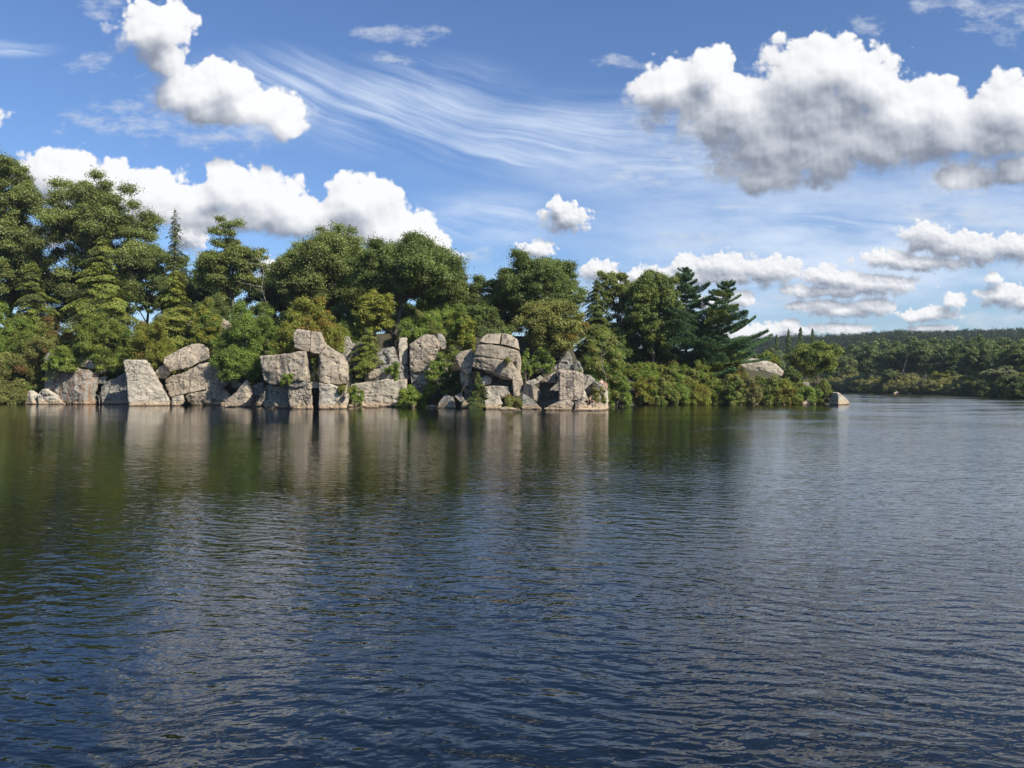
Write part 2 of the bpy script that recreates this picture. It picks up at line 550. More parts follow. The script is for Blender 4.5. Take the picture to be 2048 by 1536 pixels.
def mat_water():
    mt, t, out = new_mat('lake_water_surface')
    g = t.new('ShaderNodeNewGeometry')
    p = g.outputs['Position']
    # wind patches: ruffled and calmer water
    patch = t.noise(p, 0.045, 3, 0.5, 0.6)
    patch2 = t.noise(p, 0.35, 3, 0.5)
    px_, py_, pz_ = t.xyz(p)
    # the island shelters the left of the lake; the wind reaches the open water to the right
    fetch = t.ss(t.m('ADD', t.m('ADD', px_, t.m('MULTIPLY', t.m('MAXIMUM', t.m('SUBTRACT', 26.0, py_), 0.0), 0.85)), t.m('MULTIPLY', t.m('SUBTRACT', patch, 0.5), 40.0)), -14.0, 26.0, 0.62, 1.32)
    amp = t.m('MULTIPLY', fetch, t.m('ADD', t.ss(t.noise(t.v('MULTIPLY', p, (0.5, 1.0, 1.0)), 0.11, 3, 0.55, 0.8), 0.34, 0.66, 0.68, 1.22), t.m('MULTIPLY', t.m('SUBTRACT', patch2, 0.5), 0.7)))
    pw = t.v('MULTIPLY_ADD', t.noise(p, 0.30, 2, 0.5, out=1), (1.1, 1.1, 0.0), p)

    def heights(rot, sx, sy, scale, detail, rough, dist, z):
        """gradient of a stretched noise height field by finite differences"""
        e = 0.012
        c, s = math.cos(rot), math.sin(rot)

        def h(ox, oy):
            q = t.v('ADD', pw, (ox, oy, 0.0))
            a = t.v('DOT_PRODUCT', q, (c * sx, s * sx, 0.0))
            b = t.v('DOT_PRODUCT', q, (-s * sy, c * sy, 0.0))
            return t.noise(t.cxyz(a, b, z), scale, detail, rough, dist)
        h0 = h(0, 0)
        gx = t.m('DIVIDE', t.m('SUBTRACT', h(e, 0), h0), e)
        gy = t.m('DIVIDE', t.m('SUBTRACT', h(0, e), h0), e)
        return t.cxyz(gx, gy, 0.0)
    g1 = heights(R(-16), 0.44, 1.0, 3.9, 1.5, 0.45, 0.25, 0.0)      # main wind ripples
    g2 = heights(R(4), 0.5, 1.0, 8.5, 2.0, 0.5, 0.3, 7.0)         # short ripples
    g3 = heights(R(-30), 0.6, 1.0, 0.55, 1.0, 0.5, 0.2, 3.0)       # long low undulation
    G = t.v('SCALE', g1, 0.034)
    G = t.v('ADD', G, t.v('SCALE', g2, 0.0145))
    G = t.v('ADD', G, t.v('SCALE', g3, 0.028))
    G = t.v('SCALE', G, amp)
    # at grazing angles the wave faces turned to the eye hide the others: mean visible slope ~ variance / grazing angle
    ix, iy, iz = t.xyz(g.outputs['Incoming'])
    k = t.m('DIVIDE', t.m('MULTIPLY', t.m('MULTIPLY', amp, amp), 0.0015), t.m('ADD', iz, 0.035))
    G = t.v('SCALE', G, t.m('DIVIDE', t.m('ADD', iz, 0.03), t.m('ADD', iz, 0.12)))
    G = t.v('SUBTRACT', G, t.cxyz(t.m('MULTIPLY', ix, k), t.m('MULTIPLY', iy, k), 0.0))
    N = t.v('NORMALIZE', t.v('SUBTRACT', (0.0, 0.0, 1.0), G))
    b = t.new('ShaderNodeBsdfPrincipled')
    b.inputs['Base Color'].default_value = (0.0020, 0.0045, 0.0050, 1)
    b.inputs['Roughness'].default_value = 0.02
    b.inputs['IOR'].default_value = 1.55
    t.put(b.inputs['Normal'], N)
    t.l.new(b.outputs[0], out.inputs[0])
    return mt


M_WATER = mat_water()
wx, wy = 1500.0, 1500.0
wo = link('lake_water', mesh_from('lake_water', [(-wx, -300, 0), (wx, -300, 0), (wx, wy, 0), (-wx, wy, 0)], [(0, 1, 2, 3)]), M_WATER)
tag(wo, kind='structure')

# ================================================================== ROCKS
def mat_rock(name, c_lo, c_hi, lichen, stain, tan, stain_c=(0.075, 0.068, 0.06), lo=0.505):
    mt, t, out = new_mat(name)
    tc = t.new('ShaderNodeTexCoord')
    oi = t.new('ShaderNodeObjectInfo')
    g = t.new('ShaderNodeNewGeometry')
    p = g.outputs['Position']
    rnd = oi.outputs['Random']
    q = t.v('ADD', p, t.cxyz(t.m('MULTIPLY', rnd, 37.0), t.m('MULTIPLY', rnd, 91.0), 0.0))
    n1 = t.noise(q, 0.55, 5, 0.6)
    n2 = t.noise(q, 2.6, 6, 0.65)
    n3 = t.noise(q, 14.0, 4, 0.7)
    zs = t.xyz(p)
    streak = t.noise(t.v('MULTIPLY', q, (1.6, 1.6, 0.22)), 1.0, 5, 0.6)
    c = t.mix(t.ss(n1, 0.34, 0.66), c_lo + (1,), c_hi + (1,))
    c = t.mix(t.ss(n2, 0.50, 0.68, 0, 0.55), c, lichen + (1,))
    c = t.mix(t.ss(t.m('ADD', t.m('MULTIPLY', streak, 0.7), t.m('MULTIPLY', n2, 0.3)), lo, lo + 0.135, 0, stain), c, stain_c + (1,))
    c = t.mix(t.ss(n3, 0.55, 0.75, 0, 0.35), c, (0.16, 0.14, 0.125, 1))
    c = t.mix(t.ss(n3, 0.42, 0.28, 0, 0.30), c, (0.50, 0.45, 0.38, 1))
    # fine cracks in the granite
    vo = t.new('ShaderNodeTexVoronoi', feature='DISTANCE_TO_EDGE')
    t.put(vo.inputs['Vector'], t.v('MULTIPLY_ADD', t.noise(q, 1.1, 3, 0.5, out=1), (1.5, 1.5, 1.5), t.v('MULTIPLY', q, (0.42, 0.42, 0.62))))
    vo.inputs['Scale'].default_value = 0.75
    crack = t.ss(vo.outputs['Distance'], 0.032, 0.0, 0.0, 0.88)
    crack = t.m('MULTIPLY', crack, t.ss(n1, 0.36, 0.52))
    c = t.mix(crack, c, (0.05, 0.045, 0.04, 1))
    # washed, rust tinted band left by the lake level
    hz = t.m('ADD', zs[2], t.m('MULTIPLY', t.m('SUBTRACT', n2, 0.5), -0.9))
    c = t.mix(t.ss(hz, 0.85, 0.2, 0, 0.8), c, tan + (1,))
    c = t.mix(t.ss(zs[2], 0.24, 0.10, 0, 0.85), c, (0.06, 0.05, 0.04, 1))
    b = t.new('ShaderNodeBsdfPrincipled')
    t.put(b.inputs['Base Color'], c)
    b.inputs['Roughness'].default_value = 0.88
    b.inputs['Specular IOR Level'].default_value = 0.25
    bp = t.new('ShaderNodeBump')
    bp.inputs['Strength'].default_value = 0.75
    bp.inputs['Distance'].default_value = 0.16
    hh = t.m('ADD', t.m('MULTIPLY', n2, 0.75), t.m('MULTIPLY', n3, 0.28))
    hh = t.m('SUBTRACT', hh, t.m('MULTIPLY', crack, 0.5))
    t.put(bp.inputs['Height'], hh)
    t.put(b.inputs['Normal'], bp.outputs[0])
    t.l.new(b.outputs[0], out.inputs[0])
    return mt


M_ROCK = {
    't': mat_rock('tan_granite', (0.315, 0.258, 0.188), (0.44, 0.366, 0.268), (0.29, 0.265, 0.198), 0.80, (0.46, 0.33, 0.20)),
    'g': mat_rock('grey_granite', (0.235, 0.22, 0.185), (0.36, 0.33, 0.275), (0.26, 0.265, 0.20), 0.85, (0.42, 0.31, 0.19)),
    'r': mat_rock('rust_stained_granite', (0.235, 0.22, 0.185), (0.36, 0.33, 0.275), (0.13, 0.12, 0.105), 0.75, (0.42, 0.27, 0.14), (0.25, 0.135, 0.065), 0.47),
    'd': mat_rock('dark_stained_granite', (0.30, 0.245, 0.185), (0.42, 0.345, 0.265), (0.28, 0.255, 0.20), 0.92, (0.44, 0.32, 0.20), (0.08, 0.07, 0.063), 0.465),
    'p': mat_rock('pale_granite', (0.385, 0.335, 0.258), (0.50, 0.44, 0.345), (0.34, 0.33, 0.26), 0.55, (0.50, 0.36, 0.22)),
}
ROCKS = []


def rock(name, label, mt, Y, thick, pts, cat='boulder', group=None, rough=1.0, vox=None, shrink=0.82, lift=0.0):
    """block whose near side has the given corners (bearing, height[, metres further back]); closed behind, rounded and weathered"""
    rs = np.random.RandomState(abs(hash_str(name + label)) % 99991)
    fr = []
    for p in pts:
        d = p[2] if len(p) > 2 else rs.uniform(-0.10, 0.10) * thick
        w = W(p[0], p[1], Y + d)
        fr.append(w)
    fr = np.array(fr)
    c = fr.mean(0)
    bk = c + (fr - c) * np.array([shrink, 0, shrink + 0.08])
    bk[:, 1] = Y + thick * rs.uniform(0.85, 1.1, len(fr))
    bk[:, 0] *= 1 + 0.9 * (bk[:, 1] - fr[:, 1]) / fr[:, 1]        # the hidden sides recede with the line of sight
    P = np.concatenate([fr, bk])
    low = P[P[:, 2] < 0.55]
    if len(low):
        lo = low.copy()
        lo[:, 2] = -0.9
        P = np.concatenate([P, lo])
    size = np.ptp(P, axis=0)
    bm = bmesh.new()
    for v in P:
        bm.verts.new(v)
    r = bmesh.ops.convex_hull(bm, input=bm.verts)
    bmesh.ops.delete(bm, geom=[v for v in bm.verts if not v.link_faces], context='VERTS')
    # knock flat chips off corners and edges, as frost does to granite
    for _ in range(rs.randint(3, 6)):
        n = Vector((rs.normal(), -abs(rs.normal()) * 0.8, rs.normal() * 0.8)).normalized()
        sup = max(v.co.dot(n) for v in bm.verts)
        inf = min(v.co.dot(n) for v in bm.verts)
        pl = n * (sup - (sup - inf) * rs.uniform(0.015, 0.055))
        rr = bmesh.ops.bisect_plane(bm, geom=list(bm.verts) + list(bm.edges) + list(bm.faces), plane_co=pl, plane_no=n, clear_outer=True)
        ed = [e for e in rr['geom_cut'] if isinstance(e, bmesh.types.BMEdge)]
        if ed:
            bmesh.ops.holes_fill(bm, edges=[e for e in bm.edges if e.is_boundary], sides=0)
    bmesh.ops.dissolve_limit(bm, angle_limit=R(4), verts=bm.verts, edges=bm.edges)
    off = min(0.10, 0.035 * float(min(size[0], max(size[2], 0.4))))
    bmesh.ops.bevel(bm, geom=list(bm.edges) + list(bm.verts), offset=off, segments=1, affect='EDGES', clamp_overlap=True)
    me = bpy.data.meshes.new('tmp')
    bm.to_mesh(me)
    bm.free()
    tmp = bpy.data.objects.new('tmp', me)
    COL.objects.link(tmp)
    md = tmp.modifiers.new('r', 'REMESH')
    md.mode = 'VOXEL'
    md.voxel_size = vox or float(np.clip(size.max() / 75.0, 0.04, 0.095))
    dg = bpy.context.evaluated_depsgraph_get()
    me2 = bpy.data.meshes.new_from_object(tmp.evaluated_get(dg))
    bpy.data.objects.remove(tmp)
    bpy.data.meshes.remove(me)
    n = len(me2.vertices)
    co = np.empty(n * 3, np.float32)
    me2.vertices.foreach_get('co', co)
    co = co.reshape(-1, 3).astype(float)
    nr = np.empty(n * 3, np.float32)
    me2.vertex_normals.foreach_get('vector', nr)
    nr = nr.reshape(-1, 3)
    s = float(np.clip(min(size[0], size[2] + 0.3) / 4.0, 0.12, 1.0)) * rough
    q = co + rs.uniform(0, 50, 3)
    d = fbm(q * 0.5, 2) * 0.10 * s + fbm(q * np.array([1.6, 1.6, 3.0]), 4, 0.6) * 0.055 * min(1, s * 1.6)
    rid = np.abs(fbm(q * np.array([0.5, 0.5, 1.25]) + 9, 2))
    d -= 0.26 * s * np.exp(-(rid / 0.028) ** 2)              # joints and open seams
    step = fbm(q * 0.9 + 31, 2)
    d += 0.075 * s * np.tanh(step * 14)                        # spalled scales
    co += nr * d[:, None]
    base = np.array([c[0], Y + thick * 0.45, 0.0])
    base[2] = co[:, 2].min()
    co -= base
    me2.vertices.foreach_set('co', co.astype(np.float32).ravel())
    me2.polygons.foreach_set('use_smooth', np.ones(len(me2.polygons), bool))
    me2.update()
    me2.name = name
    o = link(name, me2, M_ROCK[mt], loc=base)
    tag(o, label, cat, group)
    ROCKS.append(o)
    return o


def hash_str(s):
    h = 5381
    for ch in s:
        h = (h * 33 + ord(ch)) & 0x7fffffff
    return h


GL, GM, GR = 'granite blocks at the left end of the cliffs', 'granite blocks of the split tower', 'granite blocks of the overhanging stack'
# ---- left end
rock('boulder', 'broad rust stained boulder at the waterline left of the pale pillar', 'r', 113, 6, [(94, 730, 1.6), (134, 734, .8), (180, 740, .2), (196, 749, 1), (194, 767, .8), (189, 808, 0), (170, 806, -1.0), (165, 759, -1.0), (128, 808, .1), (88, 800, 1.4), (87, 778, 1.8)], group=GL)
rock('boulder', 'flat slab lying on top of the rust stained boulder', 'p', 113.6, 3, [(153, 722), (162, 715), (183, 721), (196, 734), (180, 739), (160, 731)], group=GL)
rock('boulder', 'dark rounded lump behind the fern on the leftmost cliff', 'g', 114.5, 3, [(88, 715), (100, 701), (128, 714), (128, 728), (91, 730)], group=GL)
rock('boulder', 'small white pointed rock at the far left of the waterline', 'p', 113.2, 1.6, [(51, 794, .5), (60, 780, .3), (76, 788, .4), (77, 808, .2), (65, 808, -.5), (50, 808, .4)], group=GL)
rock('boulder', 'pale jagged rock between the white pointed rock and the rust stained boulder', 'p', 112.6, 1.8, [(74, 791), (84, 780), (95, 778), (118, 793), (132, 808), (78, 809)], group=GL)
rock('boulder', 'small cracked rock perched right of the flat slab', 'g', 115, 2, [(198, 737), (208, 733), (213, 742), (202, 750)], group=GL)
rock('boulder', 'small square grey rock wedged above the shaded block', 'g', 114.5, 2, [(197, 754), (215, 752), (213, 768), (197, 768)], group=GL)
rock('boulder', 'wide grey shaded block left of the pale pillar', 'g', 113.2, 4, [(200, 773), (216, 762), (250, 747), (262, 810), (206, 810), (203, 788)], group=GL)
rock('boulder', 'tall pale pillar with a sloping right shoulder standing in the water', 'p', 104.5, 5, [(247, 720, 0), (291, 721, .2), (300, 733, .5), (308, 752, .6), (316, 768, .8), (330, 782, 1.0), (346, 812, 1.0), (346, 816, 1.0), (261, 816, -.2), (254, 763, -.1)], group=GL, rough=.6, shrink=.97)
rock('boulder', 'small pale rock wedged between the pale pillar and the tilted slabs', 'p', 109.2, 2, [(319, 731), (329, 729), (342, 747), (331, 757), (315, 757), (312, 745)], group=GL)
rock('boulder', 'wedge shaped boulder topping the tilted slabs', 't', 108, 4.5, [(325, 720, .3), (350, 704, .8), (384, 689, 1.4), (407, 688, 1.2), (417, 697, .5), (421, 716, .1), (378, 735, -.4), (340, 744, -.2), (331, 732, -.2)], group=GL, rough=.7)
rock('boulder', 'large tilted slab under the wedge shaped boulder', 't', 107.6, 5, [(327, 759, 0), (360, 747, -.2), (401, 729, 0), (433, 724, .6), (456, 763, .6), (455, 771, .3), (368, 788, -.4), (342, 794, -.2)], group=GL)
rock('boulder', 'small broken block at the left foot of the tilted slab', 'p', 105.6, 3, [(343, 796), (366, 790), (368, 803), (349, 816), (345, 816)], group=GL)
rock('boulder', 'long undercut ledge below the tilted slab', 't', 107.4, 4, [(370, 791, -.2), (448, 772, 0), (462, 790, .2), (445, 814, .8), (390, 814, .8), (372, 800, .1)], group=GL)
rock('boulder', 'triangular boulder with a dark left face at the waterline', 't', 101.5, 3.4, [(495, 758, .6), (504, 780, .3), (507, 816, .4), (487, 818, -.9), (441, 813, .6), (470, 786, .5)], group=GL, rough=.6)
rock('boulder', 'low tan slab at the foot of the triangular boulder', 'p', 98.2, 2, [(438, 817), (449, 812), (466, 814), (484, 819), (480, 822), (440, 822)], group=GL)
rock('boulder', 'low tan ledge right of the triangular boulder', 'p', 99.5, 2, [(503, 814), (520, 812), (523, 819), (503, 820)], group=GL)
rock('boulder', 'leaning grey slab behind the triangular boulder', 'g', 103.5, 3, [(507, 770), (526, 762), (536, 818), (509, 818)], group=GL)
rock('boulder', 'dark grey rock under the bush left of the split tower', 'g', 107, 3, [(462, 752), (490, 741), (500, 758), (487, 772), (462, 775)], group=GL)
rock('boulder', 'mossy weathered outcrop among bushes above the wedge shaped boulder', 'g', 121, 4, [(350, 650), (366, 636), (382, 638), (388, 652), (380, 684), (354, 684)], cat='outcrop')
rock('boulder', 'pink outcrop showing between bushes right of the mossy outcrop', 't', 120, 4, [(436, 640), (444, 636), (458, 645), (468, 655), (466, 680), (436, 680)], cat='outcrop')
rock('boulder', 'white flecked outcrop deep in the bush left of the split tower', 'p', 113, 3, [(452, 684), (520, 664), (546, 684), (560, 712), (500, 730), (458, 712)], cat='outcrop')

# ---- split tower
rock('boulder', 'overhanging left half of the split tower', 't', 91.3, 5, [(520, 713, .9), (560, 709, .2), (612, 703, 0), (617, 722, -.2), (619, 764, -.1), (600, 760, -.2), (579, 757, 0), (562, 766, .4), (544, 769, .9), (530, 759, 1.1), (523, 732, .7)], group=GM, rough=.7, shrink=.9)
rock('boulder', 'cracked footing under the left half of the split tower', 't', 91.4, 4, [(577, 779, .5), (588, 762, .6), (620, 768, 0), (625, 822, 0), (586, 822, .1), (577, 790, .4)], group=GM)
rock('boulder', 'thin ledge between the overhang and its footing', 'g', 91.2, 3, [(575, 771, .6), (590, 759, .3), (608, 760, .1), (621, 767, 0), (618, 772, .2), (590, 775, .3)], group=GM, rough=.6)
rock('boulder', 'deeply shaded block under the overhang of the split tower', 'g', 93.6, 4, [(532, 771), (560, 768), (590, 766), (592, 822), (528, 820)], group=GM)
rock('boulder', 'left half of the cracked capstone on the split tower', 't', 92, 4, [(586, 666, .2), (593, 658, .4), (621, 660.5, 0), (619, 704, -.1), (604, 700, 0), (588, 694, .2)], group=GM, rough=.45, shrink=.95)
rock('boulder', 'right half of the cracked capstone on the split tower', 't', 92, 4, [(622, 661.5, 0), (641, 663, 0), (650, 682, .1), (656, 697, .3), (650, 705, .1), (638, 708, -.1), (620, 705.5, -.1)], group=GM, rough=.45, shrink=.95)
rock('boulder', 'right half of the split tower bearing the right eye mark', 't', 91.3, 5.5, [(639, 712, 0), (652, 692, .2), (661, 699, .3), (672, 708, .3), (686, 709, .5), (695, 727, .9), (695, 767, .9), (678, 770, .3), (660, 768, -.1), (638, 765, -.1)], group=GM, rough=.65, shrink=.95)
rock('boulder', 'rounded block at the foot of the right half of the split tower', 'p', 91, 4, [(638, 767, .1), (661, 769, -.2), (681, 778, .1), (683, 790, .2), (668, 808, .1), (652, 821, 0), (638, 821, 0)], group=GM, rough=.7)
rock('boulder', 'smooth buttress at the lower right corner of the split tower', 't', 91.6, 4.5, [(684, 786, .1), (695, 768, .7), (697, 800, .7), (688, 822, .2), (654, 822, 0), (672, 806, 0)], group=GM, rough=.6)
rock('boulder', 'pale chockstone jammed in the slot of the split tower', 'p', 92.3, 1.6, [(620, 763), (640, 763), (640, 777), (620, 777)], group=GM)
rock('boulder', 'flat shelf behind the shoulder of the split tower', 't', 93.5, 4, [(560, 712), (612, 702), (656, 690), (664, 702), (640, 712), (600, 716)], group=GM)

# ---- recessed middle cliff
GC = 'blocks of the recessed middle cliff'
rock('cliff_block', 'grey ledge with vertical seams right of the split tower', 'g', 103.5, 5, [(668, 672), (699, 672), (704, 684), (706, 760), (690, 764), (676, 700)], cat='cliff', group=GC, rough=1.3)
rock('cliff_block', 'big smooth pale slab at the foot of the middle cliff', 'p', 100.6, 4, [(702, 770, .3), (734, 764, .1), (781, 758, 0), (817, 758, 0), (814, 776, 0), (799, 790, .1), (798, 814, 0), (728, 814, 0), (716, 800, .2), (700, 796, .4)], cat='cliff', group=GC, rough=.7)
rock('cliff_block', 'shaded fluted wall behind the hanging branches of the middle cliff', 'g', 103.8, 4, [(702, 690), (720, 684), (742, 690), (746, 766), (704, 770)], cat='cliff', group=GC, rough=1.5)
rock('cliff_block', 'grey lichen covered wall in the centre of the middle cliff', 'g', 102, 4, [(730, 762), (736, 736), (752, 706), (766, 697), (785, 693), (797, 734), (817, 737), (818, 757), (780, 757)], cat='cliff', group=GC, rough=1.2)
rock('cliff_block', 'narrow upright block between two dark cracks in the middle cliff', 'p', 102.2, 3, [(797, 676), (814, 676), (816, 731), (799, 731)], cat='cliff', group=GC)
rock('cliff_block', 'small rounded stones on the ledge of the middle cliff', 't', 101.3, 1.6, [(736, 746), (744, 738), (758, 736), (762, 748), (752, 756), (738, 758)], cat='cliff', group=GC)
rock('cliff_block', 'great rounded buttress at the right of the middle cliff', 't', 100.4, 6, [(820, 688, .6), (838, 674, .9), (859, 667, 1.0), (871, 668, .8), (880, 690, 0), (876, 707, -.2), (862, 726, 0), (851, 742, .2), (822, 745, .5), (818, 715, .6)], cat='cliff', group=GC, rough=.8)
rock('cliff_block', 'broken cap on the right edge of the rounded buttress', 'p', 101.2, 3, [(872, 668), (884, 666), (893, 680), (892, 697), (882, 700), (879, 684)], cat='cliff', group=GC)
rock('cliff_block', 'dark undercut base of the rounded buttress', 'g', 101.6, 5, [(816, 740), (850, 725), (882, 716), (902, 745), (900, 806), (836, 806)], cat='cliff', group=GC)
rock('boulder', 'low white ledge at the waterline right of the split tower', 'p', 100, 2, [(690, 806), (720, 804), (734, 811), (728, 817), (690, 815)])
rock('boulder', 'brown rock at the water in front of the smooth pale slab', 't', 96.2, 2, [(727, 817), (735, 807), (748, 806), (757, 811), (752, 820), (730, 820)])
rock('boulder', 'tiny upright stone under the bright shoreline bush', 'p', 98.5, .8, [(821, 812), (825, 806), (830, 812), (829, 818), (821, 818)])
rock('boulder', 'flat orange stone at the water left of the pointed rocks', 't', 97.5, 1.5, [(852, 814), (862, 810), (873, 811), (871, 817), (853, 818)])

# ---- pointed rocks and overhanging stack
GS = 'pointed rocks at the foot of the overhanging stack'
rock('boulder', 'leftmost pointed rock at the foot of the overhanging stack', 'g', 94.8, 2.4, [(872, 818, .3), (880, 800, .4), (891, 788, .5), (908, 794, -.3), (913, 819, -.3)], group=GS, rough=.6)
rock('boulder', 'steep little rock leaning on the leftmost pointed rock', 'g', 94.6, 2, [(908, 792, .2), (921, 785, .3), (925, 790, 0), (931, 803, -.2), (922, 806, -.2)], group=GS, rough=.6)
rock('boulder', 'squat pointed rock left of the small dark spruce', 't', 94.3, 2.4, [(920, 818, .2), (926, 804, .2), (942, 795, .4), (954, 808, -.2), (951, 819, -.2)], group=GS, rough=.6)
YS = 91.5
rock('boulder', 'left half of the capstone on the overhanging stack', 't', YS, 4, [(957, 684, .4), (963, 676, .6), (974, 667.5, .7), (1002, 666.5, .4), (999, 688, 0), (975, 687, 0)], group=GR, rough=.45, shrink=.95)
rock('boulder', 'right half of the capstone on the overhanging stack', 't', YS, 4, [(1004, 666.5, .4), (1022, 670, .5), (1036, 680, .7), (1039.5, 699, .5), (1018, 691, 0), (1001, 688.5, 0)], group=GR, rough=.45, shrink=.95)
rock('boulder', 'upper slab of the overhanging stack below the capstone', 't', YS, 5, [(953, 690.5, .3), (975, 689, 0), (998, 691, 0), (1024, 697, 0), (1036, 701, .4), (1037, 724, .5), (1026, 724, .1), (988, 716.5, 0), (950, 710, .3)], group=GR, rough=.5, shrink=.95)
rock('boulder', 'main overhanging block of the stack', 't', YS, 5, [(950, 711, .4), (988, 717.5, 0), (1025, 725, 0), (1033, 738, .3), (1027, 760, .2), (1008, 757.5, 0), (986, 747, .1), (965, 740, .2), (944, 733, .5)], group=GR, rough=.6, shrink=.95)
rock('boulder', 'leg like pillar on the right of the overhanging stack', 't', YS, 3.2, [(1025, 738, .1), (1040, 742, .5), (1046, 767, .5), (1041, 792, .4), (1027, 792, .1), (1025, 765, .1)], group=GR, rough=.6, shrink=.9)
rock('boulder', 'thin upright flake on the right side of the upper slab', 't', YS + .4, 3.5, [(1037, 700, .3), (1041, 712, .5), (1043, 726, .5), (1041, 745, .5), (1033, 740, .1), (1034, 720, .2)], group=GR, rough=.5)
rock('boulder', 'weathered companion block left of the overhanging stack', 't', 93.4, 4, [(911, 714, .4), (921, 703, .5), (942, 698, .4), (948, 706, .2), (947, 734, 0), (938, 752, 0), (925, 744, .2), (916, 726, .3)], group=GR)
rock('boulder', 'tan lower block beneath the weathered companion block', 't', 94, 3, [(920, 742), (938, 748), (938, 772), (926, 776), (920, 760)], group=GR)
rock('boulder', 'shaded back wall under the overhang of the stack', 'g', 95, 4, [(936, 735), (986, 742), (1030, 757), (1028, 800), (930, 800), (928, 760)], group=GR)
rock('boulder', 'pale rounded stone under the left of the overhang', 'p', 92.8, 2, [(963, 755), (974, 749.5), (985, 759), (980, 768), (966, 772)], group=GS)
rock('boulder', 'long pale slab lying under the overhang', 'p', 92, 3, [(968, 774), (990, 771), (1015, 773), (1022, 792), (1000, 797), (978, 797)], group=GS)
rock('boulder', 'small pale wedge beside the shoreline spruce', 'p', 91.6, 2, [(964, 780), (974, 776), (983, 790), (978, 799), (966, 792)], group=GS)
rock('boulder', 'pale cube shaped rock at the water below the overhang', 'p', 90.6, 2.4, [(969, 802, -.1), (997, 791, .1), (1007, 812, .1), (1007, 818, .1), (975, 820, -.1)], group=GS, rough=.5, shrink=.95)
rock('boulder', 'low flat tan rock awash right of the pale cube', 't', 87.5, 2, [(998, 820), (1008, 812), (1026, 816), (1042, 821), (1040, 824), (1000, 824)], group=GS)
rock('boulder', 'dark triangular rock left of the split boulder', 'g', 90, 3, [(1038, 818, .2), (1046, 788, .5), (1057, 793, .1), (1070, 804, 0), (1086, 820, .1), (1040, 821, 0)], group=GS, rough=.6)

# ---- square boulder group
GQ = 'rocks around the square boulder'
rock('boulder', 'two faced block with a bright right side left of the cave', 't', 90.8, 3.4, [(1047, 770, 1.2), (1066, 769, -.4), (1082, 783, .6), (1080, 808, .6), (1068, 800, -.4), (1047, 790, 1.0)], group=GQ, rough=.5)
rock('boulder', 'flat cap slab on the two faced block', 'p', 91, 3, [(1050, 764), (1070, 757), (1078, 765), (1066, 769.5), (1052, 768)], group=GQ)
rock('boulder', 'small pale stone propping the long roof slab', 'p', 91.6, 2, [(1073, 756), (1081, 750), (1089, 758), (1078, 769)], group=GQ)
rock('boulder', 'long sloping roof slab over the dark cave', 't', 91.2, 3, [(1080, 762), (1096, 753), (1110, 744), (1117, 754), (1115, 768), (1098, 766)], group=GQ, rough=.6)
rock('boulder', 'dark rock at the back of the cave', 'g', 94, 3, [(1078, 766), (1118, 764), (1120, 812), (1078, 812)], group=GQ)
rock('boulder', 'large square boulder with dark stains right of the dark cave', 'd', 88.6, 3.6, [(1117, 740, .1), (1142, 742, .4), (1165, 747, .6), (1168, 762, .4), (1168.5, 800, .4), (1150, 801, .1), (1120, 800, -.2), (1118, 770, -.2)], group=GQ, rough=.7, shrink=.97)
rock('boulder', 'pale wedge leaning on the right of the square boulder', 'p', 88.9, 2.4, [(1167, 778, .3), (1171, 784, .3), (1177, 800, .4), (1162, 804, 0), (1164, 790, 0)], group=GQ, rough=.5)
rock('boulder', 'pointed back pinnacle under the olive tree', 'g', 98.5, 3, [(1136, 704, .5), (1143, 715, .2), (1146, 742, .3), (1096, 746, .6), (1116, 728, .5)], group=GQ)  # grey stone stands in for shade, parting it from the square boulder
rock('boulder', 'rounded rock right of the back pinnacle', 'g', 98.2, 3, [(1147, 724), (1154, 720), (1162, 723), (1166, 746), (1147, 744)], group=GQ)  # pale rock greyed too, its tone standing in for shade
rock('boulder', 'shaded rock below the crooked stems of the olive tree', 'g', 96.5, 3, [(1054, 728), (1078, 720), (1090, 746), (1058, 748)], group=GQ)
rock('boulder', 'low striped rock in front of the cave', 't', 87.2, 3, [(1086, 817, .2), (1108, 808, .1), (1124, 802, .3), (1138, 797, .4), (1148, 806, 0), (1146, 820, 0), (1100, 824, 0)], group=GQ, rough=.7)
rock('boulder', 'rounded low rock below the square boulder', 't', 86.8, 2.6, [(1150, 806), (1157, 800), (1174, 805), (1178, 818), (1158, 815), (1150, 813)], group=GQ, rough=.6)
rock('boulder', 'thin washed slab at the waterline below the square boulder', 'p', 85.6, 2.6, [(1146, 820), (1160, 817), (1185, 818), (1205, 818), (1200, 824), (1150, 825)], group=GQ)
rock('boulder', 'broad tan shelf below the seated person in the sun', 't', 86.5, 3.4, [(1174, 812, .2), (1182, 806, .3), (1201, 802, .8), (1212, 808, .6), (1214, 822, .2), (1178, 823, 0)], group=GQ, rough=.7)
rock('boulder', 'grey domed rock behind the square boulder', 'g', 91.5, 3.4, [(1166, 749), (1180, 750), (1190, 760), (1186, 790), (1166, 790)], group=GQ)
rock('boulder', 'tall rightmost boulder on which two people sit', 'p', 89.3, 4, [(1186, 762, .6), (1193, 764, .3), (1200, 769, 0), (1210, 775.5, 0), (1216, 782, .4), (1216, 815, .4), (1208, 820, 0), (1186, 808, .2)], group=GQ, rough=.7)

